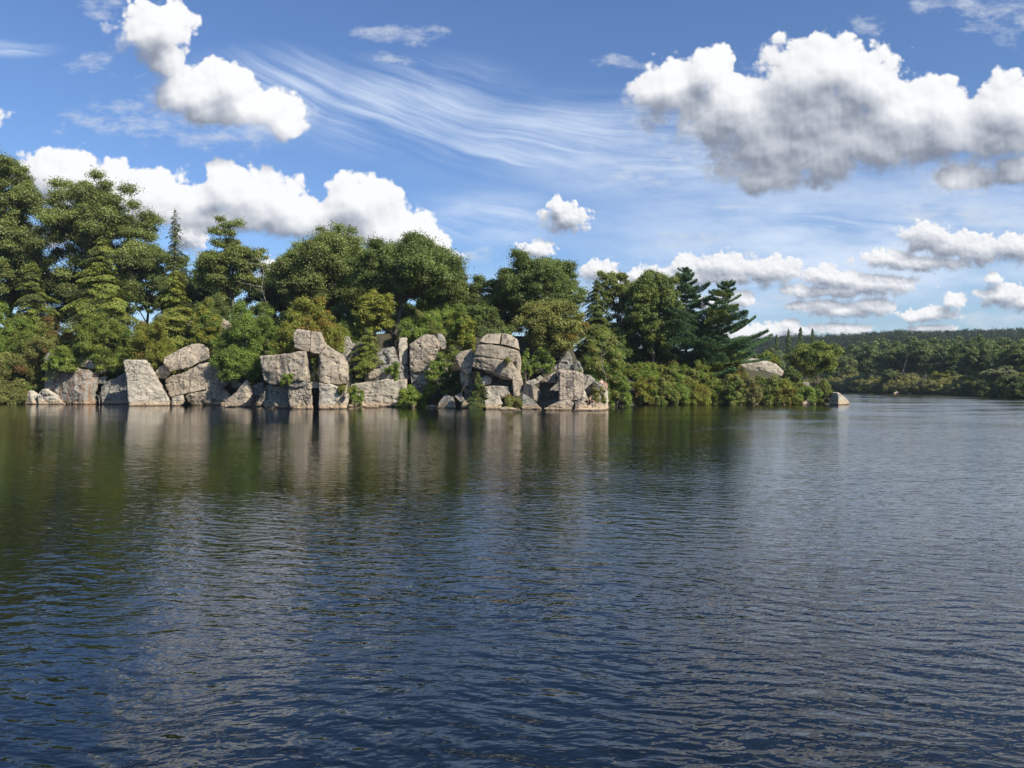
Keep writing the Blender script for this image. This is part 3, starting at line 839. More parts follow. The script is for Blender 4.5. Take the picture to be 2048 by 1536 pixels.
# ---- right hand bank
GB = 'rocks along the right hand bank'
rock('outcrop', 'long bare grey dome above the right hand bushes', 'p', 124, 9, [(1474, 724), (1484, 714), (1515, 717), (1552, 728), (1567, 742), (1574, 770), (1540, 780), (1486, 760)], cat='outcrop', rough=.6)
rock('outcrop', 'small brown outcrop peeping from the bushes below the grey dome', 't', 115.5, 2, [(1476, 768), (1482, 760), (1494, 760), (1502, 770), (1500, 792), (1474, 792)], cat='outcrop')
rock('boulder', 'upright tan stone at the edge of the right hand bank', 'p', 111.5, 1.6, [(1427, 799, .4), (1434, 797, 0), (1441, 799, 0), (1442, 814, 0), (1428, 814, .3)], group=GB, rough=.5)
rock('boulder', 'flat pinkish stone at the water right of the upright tan stone', 't', 110.8, 1.4, [(1463, 810), (1468, 807), (1474, 810), (1473, 813), (1463, 813)], group=GB)
rock('boulder', 'pair of pale stones in the water at the middle of the bank', 'p', 110.6, 1.4, [(1504, 808), (1510, 805), (1517, 808), (1516, 814), (1504, 814)], group=GB)
rock('boulder', 'small tan stone between the bank middle and the pale ledge', 't', 110.6, 1.2, [(1566, 809), (1570, 806), (1575, 809), (1575, 813), (1566, 813)], group=GB)
rock('boulder', 'low white stone left of the upright tan stone', 'p', 110.6, 1.2, [(1401, 809), (1408, 806), (1412, 810), (1411, 813), (1401, 813)], group=GB)
rock('boulder', 'low pale ledge at the water left of the headland tip', 'p', 110.4, 2, [(1599, 810), (1606, 803), (1616, 799), (1632, 808), (1630, 813), (1600, 813)], group=GB)
rock('boulder', 'grey rock standing in the bushes of the headland', 'g', 114.5, 2, [(1600, 770), (1606, 764), (1617, 765), (1628, 800), (1600, 800)], group=GB)
rock('boulder', 'pale rock behind the round bush of the headland', 'p', 116, 2.4, [(1637, 778), (1644, 766), (1652, 761), (1668, 800), (1640, 800)], group=GB)
rock('boulder', 'big two faced boulder at the headland tip', 'p', 109.6, 3.4, [(1659, 796, 1.4), (1666, 785, .9), (1677, 785, -.1), (1688, 793, .5), (1699, 804, 1.0), (1697, 814, 1.0), (1677, 814, -.3), (1658, 813, 1.2)], group=GB, rough=.55)
rock('boulder', 'tiny white boulder at the foot of the far brush', 'p', 232, 2.5, [(1787, 787), (1794, 782.5), (1801, 786), (1800, 790), (1788, 790)])
rock('boulder', 'flat grey stone right of the tiny white boulder', 'g', 226, 2.5, [(1814, 788), (1822, 785.5), (1830, 789), (1829, 792), (1815, 792)])


# ---- chalk marks on the two halves of the split tower
def mat_plain(name, c, rough=0.9):
    mt, t, out = new_mat(name)
    b = t.new('ShaderNodeBsdfPrincipled')
    g = t.new('ShaderNodeNewGeometry')
    n = t.noise(g.outputs['Position'], 9.0, 4, 0.6)
    t.put(b.inputs['Base Color'], t.mix(n, tuple(x * 0.75 for x in c) + (1,), tuple(min(1, x * 1.15) for x in c) + (1,)))
    b.inputs['Roughness'].default_value = rough
    t.l.new(b.outputs[0], out.inputs[0])
    return mt


M_CHALK = mat_plain('faded_chalk', (0.62, 0.60, 0.55))


def chalk(rk, lines, width):
    """faded strokes following the near side of the rock"""
    dg = bpy.context.evaluated_depsgraph_get()
    bv = BVHTree.FromObject(rk, dg)
    mw = np.array(rk.location)
    eye = np.array([0, 0, HC])
    for ln in lines:
        ln = np.array(ln, float)
        tt = np.linspace(0, len(ln) - 1, len(ln) * 7)
        xs = np.interp(tt, np.arange(len(ln)), ln[:, 0])
        ys = np.interp(tt, np.arange(len(ln)), ln[:, 1])
        pts = []
        for x, y in zip(xs, ys):
            d = W(x, y, 1.0) - eye
            d /= np.linalg.norm(d)
            hit = bv.ray_cast(Vector(eye - mw), Vector(d))
            if hit[0] is not None:
                pts.append(np.array(hit[0]) + np.array(hit[1]) * 0.012)
        if len(pts) < 3:
            continue
        bag = Bag()
        bag.add(*tube(pts, np.full(len(pts), width) * np.linspace(1.0, 0.5, len(pts)), 5))
        link('chalk_mark', bag.mesh('chalk_mark'), M_CHALK, parent=rk)


for o in ROCKS:
    if o['label'].startswith('overhanging left half'):
        chalk(o, [[(585, 719), (592, 716), (600, 720), (607, 726)], [(588, 726), (597, 726), (606, 725)], [(598, 722), (604, 724), (606, 726)]], 0.022)
    if o['label'].startswith('right half of the split tower'):
        chalk(o, [[(641, 717), (648, 716.5), (656, 718.5), (664, 724)], [(642, 721), (647, 723), (652, 727), (657, 730)], [(645, 719.5), (650, 720.5), (651, 723)], [(644, 741), (656, 741), (663, 740), (661, 745)]], 0.024)

# ================================================================== VEGETATION
def mat_leaf(name, gloss=0.020, trans=0.38, rough=0.5):
    mt, t, out = new_mat(name)
    at = t.new('ShaderNodeAttribute', attribute_name='col')
    df = t.new('ShaderNodeBsdfDiffuse')
    t.put(df.inputs[0], at.outputs[0])
    tr = t.new('ShaderNodeBsdfTranslucent')
    t.put(tr.inputs[0], t.v('MULTIPLY', at.outputs[0], (1.25, 1.35, 0.55)))
    mx = t.new('ShaderNodeMixShader')
    mx.inputs[0].default_value = trans
    t.l.new(df.outputs[0], mx.inputs[1])
    t.l.new(tr.outputs[0], mx.inputs[2])
    gl = t.new('ShaderNodeBsdfGlossy')
    gl.inputs['Roughness'].default_value = rough
    gl.inputs['Color'].default_value = (0.9, 0.95, 1.0, 1)
    m2 = t.new('ShaderNodeMixShader')
    m2.inputs[0].default_value = gloss
    t.l.new(mx.outputs[0], m2.inputs[1])
    t.l.new(gl.outputs[0], m2.inputs[2])
    t.l.new(m2.outputs[0], out.inputs[0])
    return mt


def mat_bark(name, a, b_):
    mt, t, out = new_mat(name)
    tc = t.new('ShaderNodeTexCoord')
    n = t.noise(t.v('MULTIPLY', tc.outputs['Object'], (6, 6, 1.2)), 1.0, 5, 0.6)
    b = t.new('ShaderNodeBsdfPrincipled')
    t.put(b.inputs['Base Color'], t.mix(t.ss(n, 0.35, 0.65), a + (1,), b_ + (1,)))
    b.inputs['Roughness'].default_value = 0.92
    t.l.new(b.outputs[0], out.inputs[0])
    return mt


M_LEAF = mat_leaf('broad_leaves')
M_MATTE = mat_leaf('distant_leaves', 0.0, 0.25, 0.6)
M_NEEDLE = mat_leaf('needles', 0.02, 0.25, 0.55)
M_BARK = mat_bark('brown_bark', (0.06, 0.048, 0.036), (0.15, 0.125, 0.10))
M_PALEBARK = mat_bark('pale_bark', (0.22, 0.20, 0.17), (0.42, 0.39, 0.34))

PAL = {
    'mar': (0.31, 0.30, 0.115),
    'oak': (0.205, 0.238, 0.070),
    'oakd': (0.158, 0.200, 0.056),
    'oaky': (0.232, 0.2682, 0.058),
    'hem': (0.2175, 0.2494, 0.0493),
    'hemd': (0.1276, 0.1624, 0.0464),
    'pine': (0.0858, 0.1586, 0.065),
    'yel': (0.2562, 0.2625, 0.045),
    'oli': (0.2392, 0.2436, 0.0696),
    'gre': (0.203, 0.2726, 0.0522),
    'bri': (0.234, 0.3, 0.054),
    'red': (0.29, 0.1885, 0.0653),
    'far': (0.1404, 0.1794, 0.065),
    'farl': (0.2015, 0.2314, 0.0832),
    'brn': (0.2392, 0.2204, 0.0899),
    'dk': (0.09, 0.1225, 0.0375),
    'gry': (0.2392, 0.2537, 0.145),
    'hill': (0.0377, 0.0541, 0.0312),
    'org': (0.34, 0.2465, 0.0522),
}


def unit(a):
    return a / (np.linalg.norm(a, axis=-1, keepdims=True) + 1e-9)


def cards(C, N, L, Wd, rs, along=None):
    n = len(C)
    N = unit(N)
    a = rs.normal(size=(n, 3)) if along is None else along
    a = unit(a - N * np.sum(a * N, 1, keepdims=True))
    b = np.cross(N, a)
    L = np.broadcast_to(L, n)[:, None]
    Wd = np.broadcast_to(Wd, n)[:, None]
    V = np.stack([C - a * L * .5, C + b * Wd * .5 - a * L * .06, C + a * L * .5, C - b * Wd * .5 - a * L * .06], 1).reshape(-1, 3)
    return V, np.arange(4 * n).reshape(-1, 4)


def tint(base, n, rs, clump=None, var=0.22, second=None, p2=0.0):
    c = np.tile(np.array(base), (n, 1))
    if second is not None and p2 > 0:
        sel = (rs.rand(n) < p2) if clump is None else (clump < p2)
        c[sel] = np.array(second)
    f = np.exp(rs.normal(0, var, (n, 1)))
    if clump is not None:
        f = f * np.exp((clump[:, None] - .5) * 0.55)
    c = c * f
    c[:, 0] *= np.exp(rs.normal(0, 0.12, n))
    return np.clip(c, 0.004, 0.5)


def sphere_dirs(n, rs):
    return unit(rs.normal(size=(n, 3)))


def leaf_clumps(cent, rad, nleaf, rs, size, flat=0.75, upb=0.35):
    """leaves lying on and in a set of clumps: positions, facing, clump random"""
    k = len(cent)
    per = np.maximum(8, (nleaf * rad ** 2 / (rad ** 2).sum()).astype(int))
    idx = np.repeat(np.arange(k), per)
    n = len(idx)
    d = sphere_dirs(n, rs)
    d[:, 2] = d[:, 2] * 0.9 + 0.15
    d = unit(d)
    rr = rad[idx] * np.abs(rs.normal(0.66, 0.31, n))
    lump = 1 + 0.45 * vnoise(cent[idx] * 3 + d * 2.6)
    P = cent[idx] + d * (rr * lump)[:, None] * np.array([1, 1, flat])
    P += rs.normal(0, 0.05, (n, 3)) * rad[idx][:, None]
    N = d * 0.6 + np.array([0, 0, upb + .1]) + rs.normal(0, 0.55, (n, 3))
    cr = rs.rand(k)[idx]
    return P, N, cr


def broadleaf(h, w, cb, seed, pal, pal2=None, p2=0.0, leaf=0.25, lai=2.25, lean=(0, 0), depth=None, lobes=18, flat_top=0.0, trunk_r=None, gap=0.09):
    """crown mesh data and trunk bag; base at the origin. cb = height where the crown starts"""
    rs = np.random.RandomState(seed)
    dpt = depth or w * 0.8
    R3 = np.array([w / 2, dpt / 2, (h - cb) / 2])
    cc = np.array([lean[0], lean[1], cb + R3[2]])
    lc, lr = [], []
    tries = 0
    while len(lc) < lobes and tries < 600:
        tries += 1
        d = sphere_dirs(1, rs)[0]
        d[2] = d[2] * 0.85 + 0.15
        if flat_top:
            d[2] *= 1 - 0.3 * flat_top
        f = rs.uniform(0.34, 0.70)
        c = d * f
        if all(np.linalg.norm(c - o) > 0.27 for o in lc):
            lc.append(c)
            lr.append(rs.uniform(0.26, 0.46) * (1.0 - 0.15 * max(0, d[2])))
    lc, lr = np.array(lc), np.array(lr)
    k = 12
    li = np.repeat(np.arange(len(lc)), k)
    dd = sphere_dirs(len(li), rs)
    out = unit(lc[li])
    dd = unit(dd + out * 0.55 + np.array([0, 0, 0.25]))
    cu = lc[li] + dd * (lr[li] * rs.uniform(0.30, 1.15, len(li)))[:, None]
    if gap:
        keep = rs.rand(len(cu)) > gap
        cu, li = cu[keep], li[keep]
    m = float(min(R3[0], R3[2], R3[1]))
    cent = cc + cu * R3
    cr = m * rs.uniform(0.07, 0.19, len(cent)) + 0.20
    area = 4 * (cr ** 2).sum() * 3.14 * 0.55
    nleaf = int(area * lai / (0.5 * leaf * leaf * 0.62))
    P, N, rc = leaf_clumps(cent, cr, nleaf, rs, leaf)
    n = len(P)
    fz = (h - cb * .5) / (np.percentile(P[:, 2], 99.6) - cb * .5)
    fx = w / (np.percentile(P[:, 0], 99.3) - np.percentile(P[:, 0], 0.7))
    fx = float(np.clip(fx * 0.96, 0.75, 1.4))

    def fit(A):
        A = np.array(A, float)
        A[:, :2] = cc[:2] + (A[:, :2] - cc[:2]) * fx
        A[:, 2] = np.where(A[:, 2] > cb * .5, cb * .5 + (A[:, 2] - cb * .5) * fz, A[:, 2])
        return A
    P = fit(P)
    cent = fit(cent)
    cc_l = fit(cc + lc * R3)
    L = leaf * rs.uniform(0.7, 1.3, n)
    V, Q = cards(P, N, L, L * rs.uniform(0.5, 0.75, n), rs)
    col = tint(PAL[pal], n, rs, rc, second=None if pal2 is None else PAL[pal2], p2=p2)
    bag = Bag()
    tr = trunk_r or max(0.07, h * 0.017)
    top = cc + np.array([0, 0, R3[2] * 0.25])
    z = np.linspace(0, 1, 7)
    wob = np.stack([fbm(np.stack([z * 3, z * 0 + seed % 50, z * 0], -1), 2), fbm(np.stack([z * 3, z * 0, z * 0 + seed % 41], -1), 2), z * 0], -1) * h * 0.018
    tp = np.array([0, 0, -0.6]) + (top - np.array([0, 0, -0.6])) * z[:, None] ** np.array([1.0, 1.0, 1]) + wob * (z[:, None])
    bag.add(*tube(tp, tr * (1.15 - 0.85 * z), 8))
    for j in range(len(lc)):
        t0 = rs.uniform(0.45, 0.9)
        s = tp[int(t0 * 6)]
        e = cc_l[j]
        mid = (s + e) / 2 + np.array([0, 0, 0.06 * h * rs.uniform(0.1, 1)]) + rs.normal(0, 0.12, 3)
        bag.add(*tube([s, mid, e], [tr * 0.42, tr * 0.28, tr * 0.14], 5))
        ks = np.where(li == j)[0]
        for q in ks[:5]:
            e2 = cent[q]
            bag.add(*tube([e, (e + e2) / 2 + rs.normal(0, 0.08, 3), e2], [tr * 0.15, tr * 0.10, tr * 0.04], 4))
    return V, Q, col, bag


def conifer(h, w, seed, pal, kind='hem', z0=0.10, pal2=None, p2=0.0, dens=1.0, side=0.0, lean=0.0, bare=0.0, leaf=0.27):
    """tiered evergreen. hem: drooping feathery sprays; pine: level tufted boughs"""
    rs = np.random.RandomState(seed)
    bag = Bag()
    tr = max(0.06, h * 0.016)
    zz = np.linspace(0, 1, 7)
    tp = np.stack([lean * zz ** 2, 0 * zz, -0.6 + (h + 0.6) * zz], -1)
    bag.add(*tube(tp, tr * (1.05 - zz * 0.97), 7))
    Pp, Nn, Aa, Ll, Cr = [], [], [], [], []
    step = (0.21 if kind == 'hem' else 0.52) * max(1.0, h / 14)
    z = z0 * h
    while z < h * 0.985:
        fz = z / h
        prof = (1 - fz) ** (0.75 if kind == 'hem' else 0.62) * (0.35 + 0.65 * sstep(z0 - 0.06, z0 + 0.22, fz)) + 0.035
        nb = rs.randint(4, 7) if kind == 'hem' else rs.randint(4, 7)
        az0 = rs.uniform(0, 6.28)
        for b in range(nb):
            az = az0 + b * 6.283 / nb + rs.uniform(-.35, .35)
            Lb = w / 2 * prof * rs.uniform(0.35, 1.22) * (1 + side * math.cos(az)) * (1 + 0.6 * float(vnoise(np.array([[math.cos(az) * 1.3 + seed, math.sin(az) * 1.3, z * 0.45]]))[0]))
            if rs.rand() < 0.10:
                continue
            if rs.rand() < 0.06:
                Lb *= 1.25
            Lb = min(Lb, w / 2 * (prof * 1.25 + 0.05) * (1 + max(0, side * math.cos(az))))
            if Lb < 0.15:
                Lb = 0.15
            dirh = np.array([math.cos(az), math.sin(az), 0])
            perp = np.array([-dirh[1], dirh[0], 0])
            t = np.linspace(0, 1, 5)
            if kind == 'hem':
                zz_ = 0.22 * Lb * t - 0.55 * Lb * t ** 2
            else:
                zz_ = 0.02 * Lb * t + 0.26 * Lb * t ** 2 - 0.08 * Lb
            zz_ = zz_ + rs.normal(0, 0.13) * Lb * t
            xoff = lean * fz ** 2
            pts = np.array([xoff, 0, z]) + dirh * (t * Lb)[:, None] + np.array([0, 0, 1]) * zz_[:, None]
            bag.add(*tube(pts, tr * 0.30 * (1 - fz * 0.6) * (1.02 - t * 0.9), 4))
            if rs.rand() < bare * sstep(0.35, 0.75, fz):
                dn = 0.16
            else:
                dn = 1.0
            n = max(4, int(dens * dn * (92 if kind == 'hem' else 190) * (Lb / 1.6) ** 1.35 * (0.30 / leaf) ** 1.6 + 5))
            tt = rs.uniform(0.12 if kind == 'hem' else 0.28, 1.03, n) ** 0.8
            base = np.stack([np.interp(tt, t, pts[:, i]) for i in range(3)], -1)
            hw = (0.36 if kind == 'hem' else 0.44) * Lb * np.sin(np.clip(tt, 0, 1) * 2.6 + 0.35) + 0.06
            lat = rs.uniform(-1, 1, n)
            pos = base + perp * (lat * hw)[:, None]
            if kind == 'hem':
                pos[:, 2] += -0.28 * np.abs(lat) * hw + rs.normal(0, 0.07, n)
                nrm = np.array([0, 0, 1.0]) + dirh * 0.45 + rs.normal(0, 0.38, (n, 3))
                al = dirh[None] * 0.8 + perp * lat[:, None] * 0.8 + np.array([0, 0, -0.35]) + rs.normal(0, .2, (n, 3))
            else:
                pos[:, 2] += np.abs(rs.normal(0, 0.16, n)) - 0.04
                nrm = rs.normal(0, 0.7, (n, 3)) + np.array([0, 0, 0.75])
                al = dirh[None] * 0.9 + perp * lat[:, None] * 0.7 + np.array([0, 0, 0.35]) + rs.normal(0, .35, (n, 3))
            Pp.append(pos)
            Nn.append(nrm)
            Aa.append(al)
            Ll.append(leaf * rs.uniform(0.7, 1.35, n))
            Cr.append(np.full(n, rs.rand()))
        z += step * rs.uniform(0.75, 1.25) * (1.0 if kind == 'hem' else (1.25 - 0.6 * fz))
    P, N, A, L, C = np.concatenate(Pp), np.concatenate(Nn), np.concatenate(Aa), np.concatenate(Ll), np.concatenate(Cr)
    V, Q = cards(P, N, L, L * (0.42 if kind == 'hem' else 0.30), rs, A)
    col = tint(PAL[pal], len(P), rs, C, second=None if pal2 is None else PAL[pal2], p2=p2)
    return V, Q, col, bag


def shrub_data(w, h, seed, pal, pal2=None, p2=0.0, leaf=0.17, lai=2.5, depth=None, up=0.0, lobes=None):
    rs = np.random.RandomState(seed)
    dpt = depth or w * 0.85
    nl = lobes or int(np.clip(w * h * 1.6, 7, 22))
    d = sphere_dirs(nl * 4, rs)
    d[:, 2] = np.abs(d[:, 2]) * 1.0
    c = []
    for q in d:
        f = rs.uniform(0.55, 0.86)
        p = q * f
        if all(np.linalg.norm(p - o) > 0.30 for o in c):
            c.append(p)
        if len(c) >= nl:
            break
    c = np.array(c)
    mlt = rs.uniform(0.24, 0.40, len(c))
    k = 7
    li = np.repeat(np.arange(len(c)), k)
    dd = unit(sphere_dirs(len(li), rs) + unit(c[li]) * 0.5 + np.array([0, 0, 0.3 + up]))
    cu = c[li] + dd * (mlt[li] * rs.uniform(0.4, 1.0, len(li)))[:, None]
    R3 = np.array([w / 2, dpt / 2, h * 0.92])
    cent = cu * R3
    cent[:, 2] = np.maximum(cent[:, 2], 0.10 * h * rs.rand(len(cent)))
    m = min(w / 2, h, dpt / 2)
    cr = m * rs.uniform(0.10, 0.20, len(cent)) + 0.09
    area = 4 * 3.14 * (cr ** 2).sum() * 0.55
    nleaf = int(area * lai / (0.5 * leaf * leaf * 0.6))
    P, N, rc = leaf_clumps(cent, cr, nleaf, rs, leaf, 0.85, 0.4)
    n = len(P)
    L = leaf * rs.uniform(0.65, 1.35, n)
    V, Q = cards(P, N, L, L * rs.uniform(0.45, 0.75, n), rs)
    col = tint(PAL[pal], n, rs, rc, second=None if pal2 is None else PAL[pal2], p2=p2)
    bag = Bag()
    for j in range(len(c)):
        e = c[j] * R3
        s = np.array([rs.normal(0, 0.06 * w), rs.normal(0, 0.06 * w), -0.25])
        bag.add(*tube([s, s * 0.4 + e * 0.45 + rs.normal(0, .05, 3), e], [0.035, 0.024, 0.009], 5))
    return V, Q, col, bag


def put_plant(name, label, cat, loc, data, leafname, stemname, lmat, bmat, group=None):
    V, Q, col, bag = data
    root = empty(name, loc)
    tag(root, label, cat, group)
    link(leafname, mesh_from(leafname, V, Q, col), lmat, root)
    link(stemname, bag.mesh(stemname), bmat, root)
    return root


def ground_at(x, y):
    return float(island_h(x, y)[0])


def station(px, Y):
    return (px - CX) / F * Y


def tree(kind, label, cx, left, right, top, Y, cbp, seed, pal, name=None, group=None, zb=None, bmat=None, cat='tree', ofx=0.0, **kw):
    s = Y / F
    x = station(cx, Y)
    z = ground_at(x, Y) if zb is None else zb
    h = HC + (CY - top) * s - z
    w = (right - left) * s
    if kind == 'broad':
        off = ((left + right) / 2 - cx) * s
        cb = max(0.08 * h, HC + (CY - cbp) * s - z)
        lean = kw.pop('lean', (off, 0))
        data = broadleaf(h, w, cb, seed, pal, lean=lean, **kw)
        return put_plant(name or 'oak_tree', label, cat, (x, Y, z), data, 'crown', 'trunk', M_LEAF, bmat or M_BARK, group)
    data = conifer(h, w, seed, pal, kind, **kw)
    return put_plant(name or ('hemlock_tree' if kind == 'hem' else 'pine_tree'), label, cat, (x, Y, z), data, 'crown', 'trunk', M_NEEDLE, bmat or M_BARK, group)


GT = 'oaks standing on the rocky shore'
tree('broad', 'tallest oak, cut off by the left edge of the photo', -18, -120, 82, 303, 128, 660, 11, 'oak', group=GT, lobes=24, leaf=.27)
tree('broad', 'broad light green oak second from the left edge', 195, 82, 306, 357, 134, 650, 12, 'oak', group=GT, lobes=24, leaf=.27, gap=.12)
tree('broad', 'upright oak with a yellowish side between bare hemlock and tower', 465, 398, 530, 440, 127, 680, 13, 'oak', pal2='oaky', p2=.35, group=GT, lobes=19)
tree('broad', 'wide oak with silvery leaves above the split tower', 645, 552, 748, 462, 124, 690, 14, 'oak', group=GT, lobes=24, leaf=.26)
tree('broad', 'dark flat topped oak with a leaning grey trunk above the middle cliff', 789, 715, 925, 476, 112, 640, 15, 'oakd', group=GT, lobes=25, flat_top=.5, trunk_r=.24)
tree('broad', 'slender oak with thin pale twigs right of the flat topped oak', 905, 858, 942, 520, 119, 680, 16, 'oak', group=GT, lobes=13, gap=.15)
tree('broad', 'big round oak behind the overhanging stack', 1085, 1000, 1166, 508, 117, 700, 17, 'oakd', group=GT, lobes=24)
tree('broad', 'lower dark oak left of the big round oak', 975, 932, 1035, 540, 121, 700, 18, 'oakd', group=GT, lobes=16)
tree('broad', 'small open oak with bare crooked branches right of the conical cedar', 1238, 1192, 1282, 544, 126, 650, 19, 'oak', group=GT, lobes=13, gap=.25)
tree('broad', 'narrow yellow green maple left of the white pine', 1307, 1256, 1358, 543, 119, 715, 20, 'oakd', pal2='oaky', p2=.4, name='maple_tree', lobes=34, leaf=.25)
tree('hem', 'thin hemlock with a nearly bare spire against the clouds', 350, 312, 394, 416, 126, 0, 21, 'hemd', bare=.75, dens=.8, z0=.05)
tree('hem', 'massive feathery hemlock above the leftmost boulders', 205, 92, 330, 470, 120, 0, 22, 'hem', z0=.17, dens=1.25, pal2='hemd', p2=.25)
tree('hem', 'hemlock between the left edge and the massive feathery hemlock', 68, -20, 140, 520, 123, 0, 23, 'hem', z0=.02, dens=1.1, pal2='hemd', p2=.4)
tree('hem', 'yellowish hemlock right of the massive feathery hemlock', 352, 282, 440, 535, 119.5, 0, 24, 'hem', pal2='yel', p2=.45, z0=.02, dens=1.2)
tree('hem', 'dark conical cedar standing right of the olive tree', 1194, 1136, 1264, 556, 111, 0, 25, 'hemd', name='cedar_tree', z0=.02, dens=1.3, pal2='hem', p2=.3)
tree('pine', 'dark white pine with the highest tip on the right hand point', 1372, 1296, 1452, 535, 121, 0, 26, 'pine', z0=.04, dens=1.7, group='white pines')
tree('pine', 'wind swept white pine reaching right over the point', 1424, 1345, 1506, 560, 118.5, 0, 27, 'pine', z0=.12, dens=1.5, side=.32, lean=2.4, pal2='hem', p2=.22, group='white pines')
GF = 'shadowy trees behind the front row'
GU = 'undergrowth on the rocky shore'
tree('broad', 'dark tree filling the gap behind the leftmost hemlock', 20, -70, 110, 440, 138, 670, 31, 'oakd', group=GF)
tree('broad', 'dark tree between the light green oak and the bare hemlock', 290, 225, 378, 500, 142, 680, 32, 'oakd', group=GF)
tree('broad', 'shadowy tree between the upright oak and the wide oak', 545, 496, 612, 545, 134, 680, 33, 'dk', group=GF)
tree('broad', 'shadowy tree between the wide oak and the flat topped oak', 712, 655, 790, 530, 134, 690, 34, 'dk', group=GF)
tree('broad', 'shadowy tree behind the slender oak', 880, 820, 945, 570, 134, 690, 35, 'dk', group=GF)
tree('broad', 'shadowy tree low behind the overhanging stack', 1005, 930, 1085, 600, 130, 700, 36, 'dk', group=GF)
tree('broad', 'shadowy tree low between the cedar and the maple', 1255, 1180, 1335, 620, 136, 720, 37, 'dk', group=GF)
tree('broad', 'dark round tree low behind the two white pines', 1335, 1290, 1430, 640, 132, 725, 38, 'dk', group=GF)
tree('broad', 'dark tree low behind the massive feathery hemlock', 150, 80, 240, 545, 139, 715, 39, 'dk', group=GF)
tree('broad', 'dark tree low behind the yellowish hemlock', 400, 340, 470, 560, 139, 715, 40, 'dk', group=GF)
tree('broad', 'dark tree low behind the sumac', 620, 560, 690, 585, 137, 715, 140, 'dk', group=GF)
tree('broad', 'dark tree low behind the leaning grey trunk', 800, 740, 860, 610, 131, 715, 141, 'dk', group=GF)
tree('broad', 'small olive crowned tree with crooked stems beside the stack', 1090, 1036, 1168, 606, 99.5, 735, 41, 'oli', pal2='org', p2=.10, name='olive_coloured_tree', lobes=25, leaf=.21, zb=4.2)
tree('broad', 'slim yellow green sapling left of the leaning grey trunk', 748, 712, 786, 583, 106, 700, 42, 'yel', name='sapling', lobes=16, leaf=.22)
tree('hem', 'young hemlock hanging over the middle cliff', 735, 690, 792, 655, 103, 0, 43, 'hem', name='young_hemlock', z0=.02, leaf=.2, zb=5.0, cat='small tree')
tree('broad', 'small dense tree on the headland between grey dome and far shore', 1633, 1590, 1684, 687, 125, 765, 44, 'oaky', pal2='oakd', p2=.4, name='small_oak_tree', lobes=19, leaf=.22)


def shrub(label, left, right, top, bot, Y, seed, pal, name='shrub', pal2=None, p2=0.0, group=None, ground=False, cat='shrub', leaf=.17, **kw):
    s = Y / F
    cx = (left + right) / 2
    x = station(cx, Y)
    zb = HC - (bot - CY) * s
    if ground:
        zb = ground_at(x, Y) - 0.15
    zb = max(zb, 0.02)
    h = max(0.3, HC + (CY - top) * s - zb)
    data = shrub_data((right - left) * s, h, seed, pal, pal2, p2, leaf, **kw)
    return put_plant(name, label, cat, (x, Y, zb), data, 'foliage', 'stem', M_LEAF, M_BARK, group)


shrub('bright green bush hanging over the rocks left of the split tower', 430, 565, 604, 752, 109, 51, 'gre')
shrub('green bush spilling down beside the large tilted slab', 440, 520, 690, 760, 106.5, 151, 'gre')
shrub('yellow and orange sumac behind the capstone of the split tower', 556, 684, 583, 705, 100, 52, 'yel', name='sumac_bush', pal2='org', p2=.30)
shrub('green bush filling the ledge behind the middle cliff', 640, 720, 640, 700, 107, 152, 'gre')
shrub('yellow green bush between the rounded buttress and the overhanging stack', 880, 955, 618, 722, 102, 53, 'yel', pal2='gre', p2=.5)
shrub('low green bush behind the cap of the rounded buttress', 795, 900, 625, 690, 108, 153, 'gre', pal2='oli', p2=.3)
shrub('large willowy bush right of the back pinnacle', 1146, 1246, 655, 800, 99, 54, 'oli', pal2='gre', p2=.5)
shrub('leafy bush overhanging the water right of the seated people', 1214, 1262, 740, 816, 100, 55, 'gre', pal2='bri', p2=.3)
shrub('yellowish bush directly above the pale pillar', 254, 358, 640, 735, 111, 56, 'yel', pal2='org', p2=.10)
shrub('feathery green bush above the flat slab', 148, 268, 612, 745, 115.5, 57, 'hem', pal2='gre', p2=.4)
shrub('yellow green bush between the two weathered outcrops', 378, 446, 590, 706, 116, 58, 'yel', pal2='gre', p2=.4)
shrub('fern like bright bush on the leftmost boulder', 94, 152, 688, 742, 112.8, 59, 'bri')
shrub('rounded green bush by the left edge, upper of two', -25, 98, 620, 740, 119.5, 60, 'gre', pal2='hem', p2=.4)
shrub('olive bush with a reddish top at the water by the left edge', -30, 92, 692, 812, 117, 61, 'oli', pal2='red', p2=.10)
shrub('leafy green bush at the water left of the white pointed rock', 18, 70, 762, 812, 115.8, 161, 'gre', pal2='bri', p2=.3)
shrub('dim reddish brown bush behind the fern like bush', 58, 170, 640, 735, 118, 62, 'oli', pal2='red', p2=.2)
shrub('narrow green shrub growing in the slot of the split tower', 621, 639, 704, 768, 92.6, 63, 'bri', pal2='gre', p2=.5, leaf=.13)
shrub('small yellow green tuft on the ledge under the overhang', 563, 590, 746, 768, 90.7, 64, 'bri', name='ledge_plant', cat='plant', leaf=.11)
shrub('small yellowish tuft at the corner of the smooth buttress', 676, 702, 767, 786, 91.0, 65, 'yel', name='ledge_plant', cat='plant', leaf=.11)
shrub('leafy bush between the split tower and the smooth pale slab', 694, 728, 768, 812, 97.5, 66, 'gre', pal2='bri', p2=.4, leaf=.15)
shrub('bright shoreline bush right of the smooth pale slab', 796, 852, 772, 818, 99, 67, 'bri', pal2='gre', p2=.4)
shrub('rusty brown shrub right of the bright shoreline bush', 842, 880, 768, 816, 99.6, 68, 'oli', pal2='red', p2=.4)
shrub('green bush growing up against the rounded buttress', 852, 906, 702, 790, 98.8, 69, 'gre', pal2='oli', p2=.3)
shrub('dark bush in the shade between buttress and companion block', 884, 930, 745, 795, 98, 169, 'hemd')
